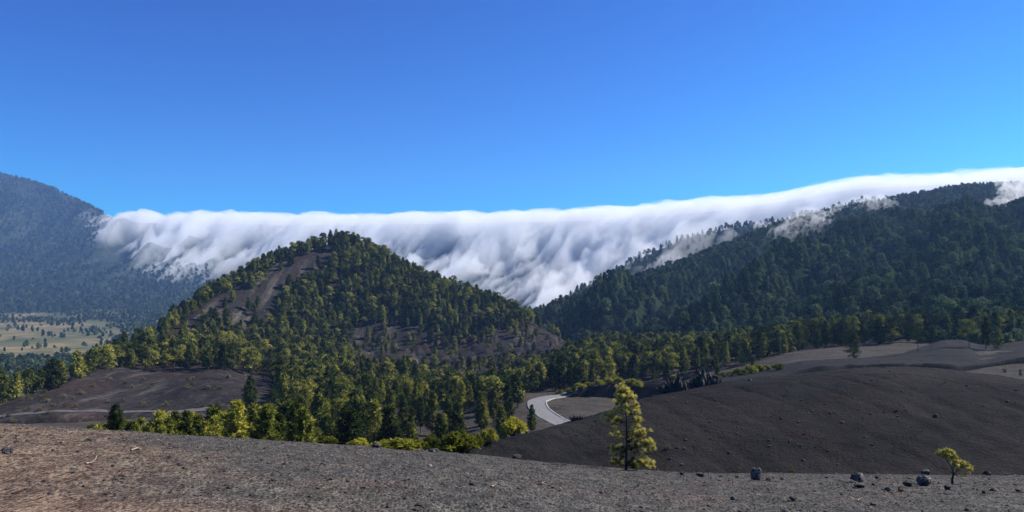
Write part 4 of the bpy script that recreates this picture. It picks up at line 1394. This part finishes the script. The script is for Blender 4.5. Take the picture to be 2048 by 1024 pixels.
CLTOP = [(150, 436), (200, 430), (260, 428), (450, 431), (560, 433), (660, 432), (760, 434), (850, 429), (1000, 429), (1100, 425), (1200, 421), (1300, 414), (1400, 405), (1450, 401), (1520, 396), (1600, 380), (1700, 363), (1780, 358), (1850, 356), (1940, 347), (2048, 341), (2600, 310)]
CLBOT = [(150, 500), (180, 515), (240, 540), (300, 552), (400, 556), (450, 565), (700, 610), (1000, 650), (1100, 670), (2600, 670)]


def cloud_thick(px, X, Y, Zb):
    yc = np.vectorize(fm_crest)(px)
    ztop = EYE - (lin(px, CLTOP) - HOR) / F * yc
    py = HOR + (EYE - Zb) / Y * F
    crest_py = HOR + (EYE - ztop) / yc * F
    w = (py - crest_py) / (lin(px, CLBOT) - crest_py)                # 0 at the lip, 1 at the hem
    w = np.where(Y > yc, -.1, w)
    run = np.where(Y > yc, HOR + (EYE - np.vectorize(fm_crest_z)(px)) / yc * F, py) - 430.0
    c = (px + 1.9 * run) * 2.0; a = run * 2.6 + (Y - 3000) * .15
    wx = 34 * fbm(px * .011, run * .013, 3, 129); wp = 45 * fbm(c * .004, a * .004, 3, 130)
    s1 = fbm((c + wp + wx) * .0070, (a + wp) * .0030, 3, 131)
    s2 = fbm((c + wp * .6 - wx * .7) * .019, (a + wx) * .0090, 4, 132, .58)
    s3 = fbm(c * .055 + wx * .02, a * .03, 3, 133, .6)
    puff = .55 - np.abs(fbm((px + wx * .4) * .035, (run - wx * .3) * .040, 3, 134, .55)) * 1.5
    lip = ztop - np.interp(0, [0], [0])
    # a bright tongue along the near mountain, thin blue-grey hollows behind it
    tong = np.interp(px, [1040, 1090, 1180, 1290, 1380, 1470], [640, 612, 562, 500, 455, 420])
    hollow = smooth(780, 880, px) * (1 - smooth(1180, 1300, px)) * smooth(455, 510, py) * (1 - smooth(14, 50, py - tong + 45))
    wc = np.clip(w, 0, 1)
    t = 12 + 94 * (1 - wc) ** 2.2 + (9 + 24 * smooth(.05, .5, w)) * s1 + (8 + 24 * smooth(.05, .4, w)) * s2 + (4 + 11 * smooth(.1, .6, w)) * s3 + 6 * smooth(.05, .3, w) * puff - 14 * smooth(.7, 1.0, w) - 60 * smooth(.95, 1.3, w)
    t = t - 12 * hollow + 26 * np.exp(-((py - tong) / 20) ** 2) * smooth(1040, 1100, px) * (1 - smooth(1400, 1500, px))
    t = np.where(t < 14, 14 - (14 - t) * .55, t)
    back = np.clip((Y - yc) / 850, 0, 1)
    zt_back = ztop - 25 * back + (8 * s1 + 7 * s2 + 3 * s3) * (1 - back)
    tb = np.where(back < .97, zt_back - Zb, -5)
    k = smooth(0 + 30 * s1, 430 + 120 * s1, yc - Y)
    tl = (ztop + 8 * s1 + 7 * s2 + 3 * s3 - Zb)
    t = np.where(Y > yc, tb, tl * (1 - k) + t * k)
    edge = smooth(150, 360, px + 40 * s1 + 14 * s2)
    return t * edge - 5 * (1 - edge)


M_CLOUD = fog_mat('cloud_vapour', 0.0135, (0.985, 0.988, 0.995), 0.15)
sheet_volume('cloud_bank', 130, 2500, 900, farm, cloud_ys, cloud_thick, M_CLOUD, 'long white cloud pouring over the saddle like a waterfall', 'cloud', 12.0)

# mist drifting over the near mountain and its spur
def mist(name, px0, px1, land, y0, y1, npx, ny, thick, dens, label):
    m = fog_mat(name + '_vapour', dens, (1, 1, 1), .25)
    sheet_volume(name, px0, px1, npx, land, lambda p: np.linspace(y0(p), y1(p), ny), thick, m, label, 'mist', 8.0)


def spur_mist(px, X, Y, Zb):
    yc = np.interp(px, [a for a, b, c in SP], [c for a, b, c in SP])
    a = X * .45 + Y * .9; c = X * .9 - Y * .45
    n1 = fbm(c * .010, a * .004, 4, 141, .55); n2 = fbm(c * .03, a * .012, 3, 142)
    w = (Y - yc) / 150
    t = 8 + 28 * n1 + 11 * n2 + 14 * smooth(-.5, 1.0, w)
    t *= smooth(1050, 1120, px) * (1 - smooth(1690, 1780, px))
    t -= 12 * smooth(1690, 1780, px)
    return t - 60 * smooth(.8, 1.6, w)


mist('mist', 1050, 2200, spur, lambda p: np.interp(p, [q[0] for q in SP], [q[2] for q in SP]) - 330, lambda p: np.interp(p, [q[0] for q in SP], [q[2] for q in SP]) + 240, 330, 90, spur_mist, .009,
     'pale mist clinging to the ridge spur behind the near mountain')


def wisp(cpx, cpy, along, across, ang, thick, seed):
    def f(px, X, Y, Zb):
        py = HOR + (EYE - Zb) / Y * F
        dx, dy = px - cpx, py - cpy
        u = dx * math.cos(ang) - dy * math.sin(ang); v = dx * math.sin(ang) + dy * math.cos(ang)
        n1 = fbm(u * .016, v * .035, 3, seed, .5); n2 = fbm(u * .05, v * .09, 2, seed + 1, .5)
        return thick * (1.0 - (u / along) ** 2 - (v / across) ** 2 + .9 * n1 + .35 * n2)
    return f


def mt_yc(p): return np.interp(p, [q[0] for q in MT], [q[2] for q in MT])


mist('mist', 1450, 1760, mount, lambda p: mt_yc(p) - 330, lambda p: mt_yc(p) - 2, 140, 120, wisp(1610, 462, 120, 32, .55, 15, 151), .007, 'slanting wisp of mist on the wooded slope below the cloud lip')
mist('mist', 1600, 1870, mount, lambda p: mt_yc(p) - 240, lambda p: mt_yc(p) - 2, 140, 90, wisp(1735, 425, 110, 24, .25, 11, 153), .007, 'flat wisp of mist along the mountain crest under the cloud')
mist('mist', 1930, 2150, mount, lambda p: mt_yc(p) - 480, lambda p: mt_yc(p) - 5, 120, 160, wisp(2040, 440, 70, 120, .0, 20, 155), .007, 'ragged hanging mist at the right end of the wooded mountain')

# ------------------------------------------------------------------ haze
hm, nt, out = new_mat('haze_air'); N = NT(nt)
v = N.n('ShaderNodeVolumePrincipled')
v.inputs['Color'].default_value = (0.32, 0.54, 1.0, 1); v.inputs['Density'].default_value = 0.85e-4; v.inputs['Anisotropy'].default_value = 0.2
N.l(v.outputs[0], out.inputs['Volume'])
bx = np.array([(x, y, z) for x in (-6500, 6500) for y in (-150, 6000) for z in (-420, 1010)], float)
fx = np.array([(0, 1, 3, 2), (4, 6, 7, 5), (0, 4, 5, 1), (2, 3, 7, 6), (0, 2, 6, 4), (1, 5, 7, 3)])
tag(link('haze', raw_mesh('haze', bx, fx, [hm], False)), 'thin bluish air over the whole valley', 'haze', kind='stuff')
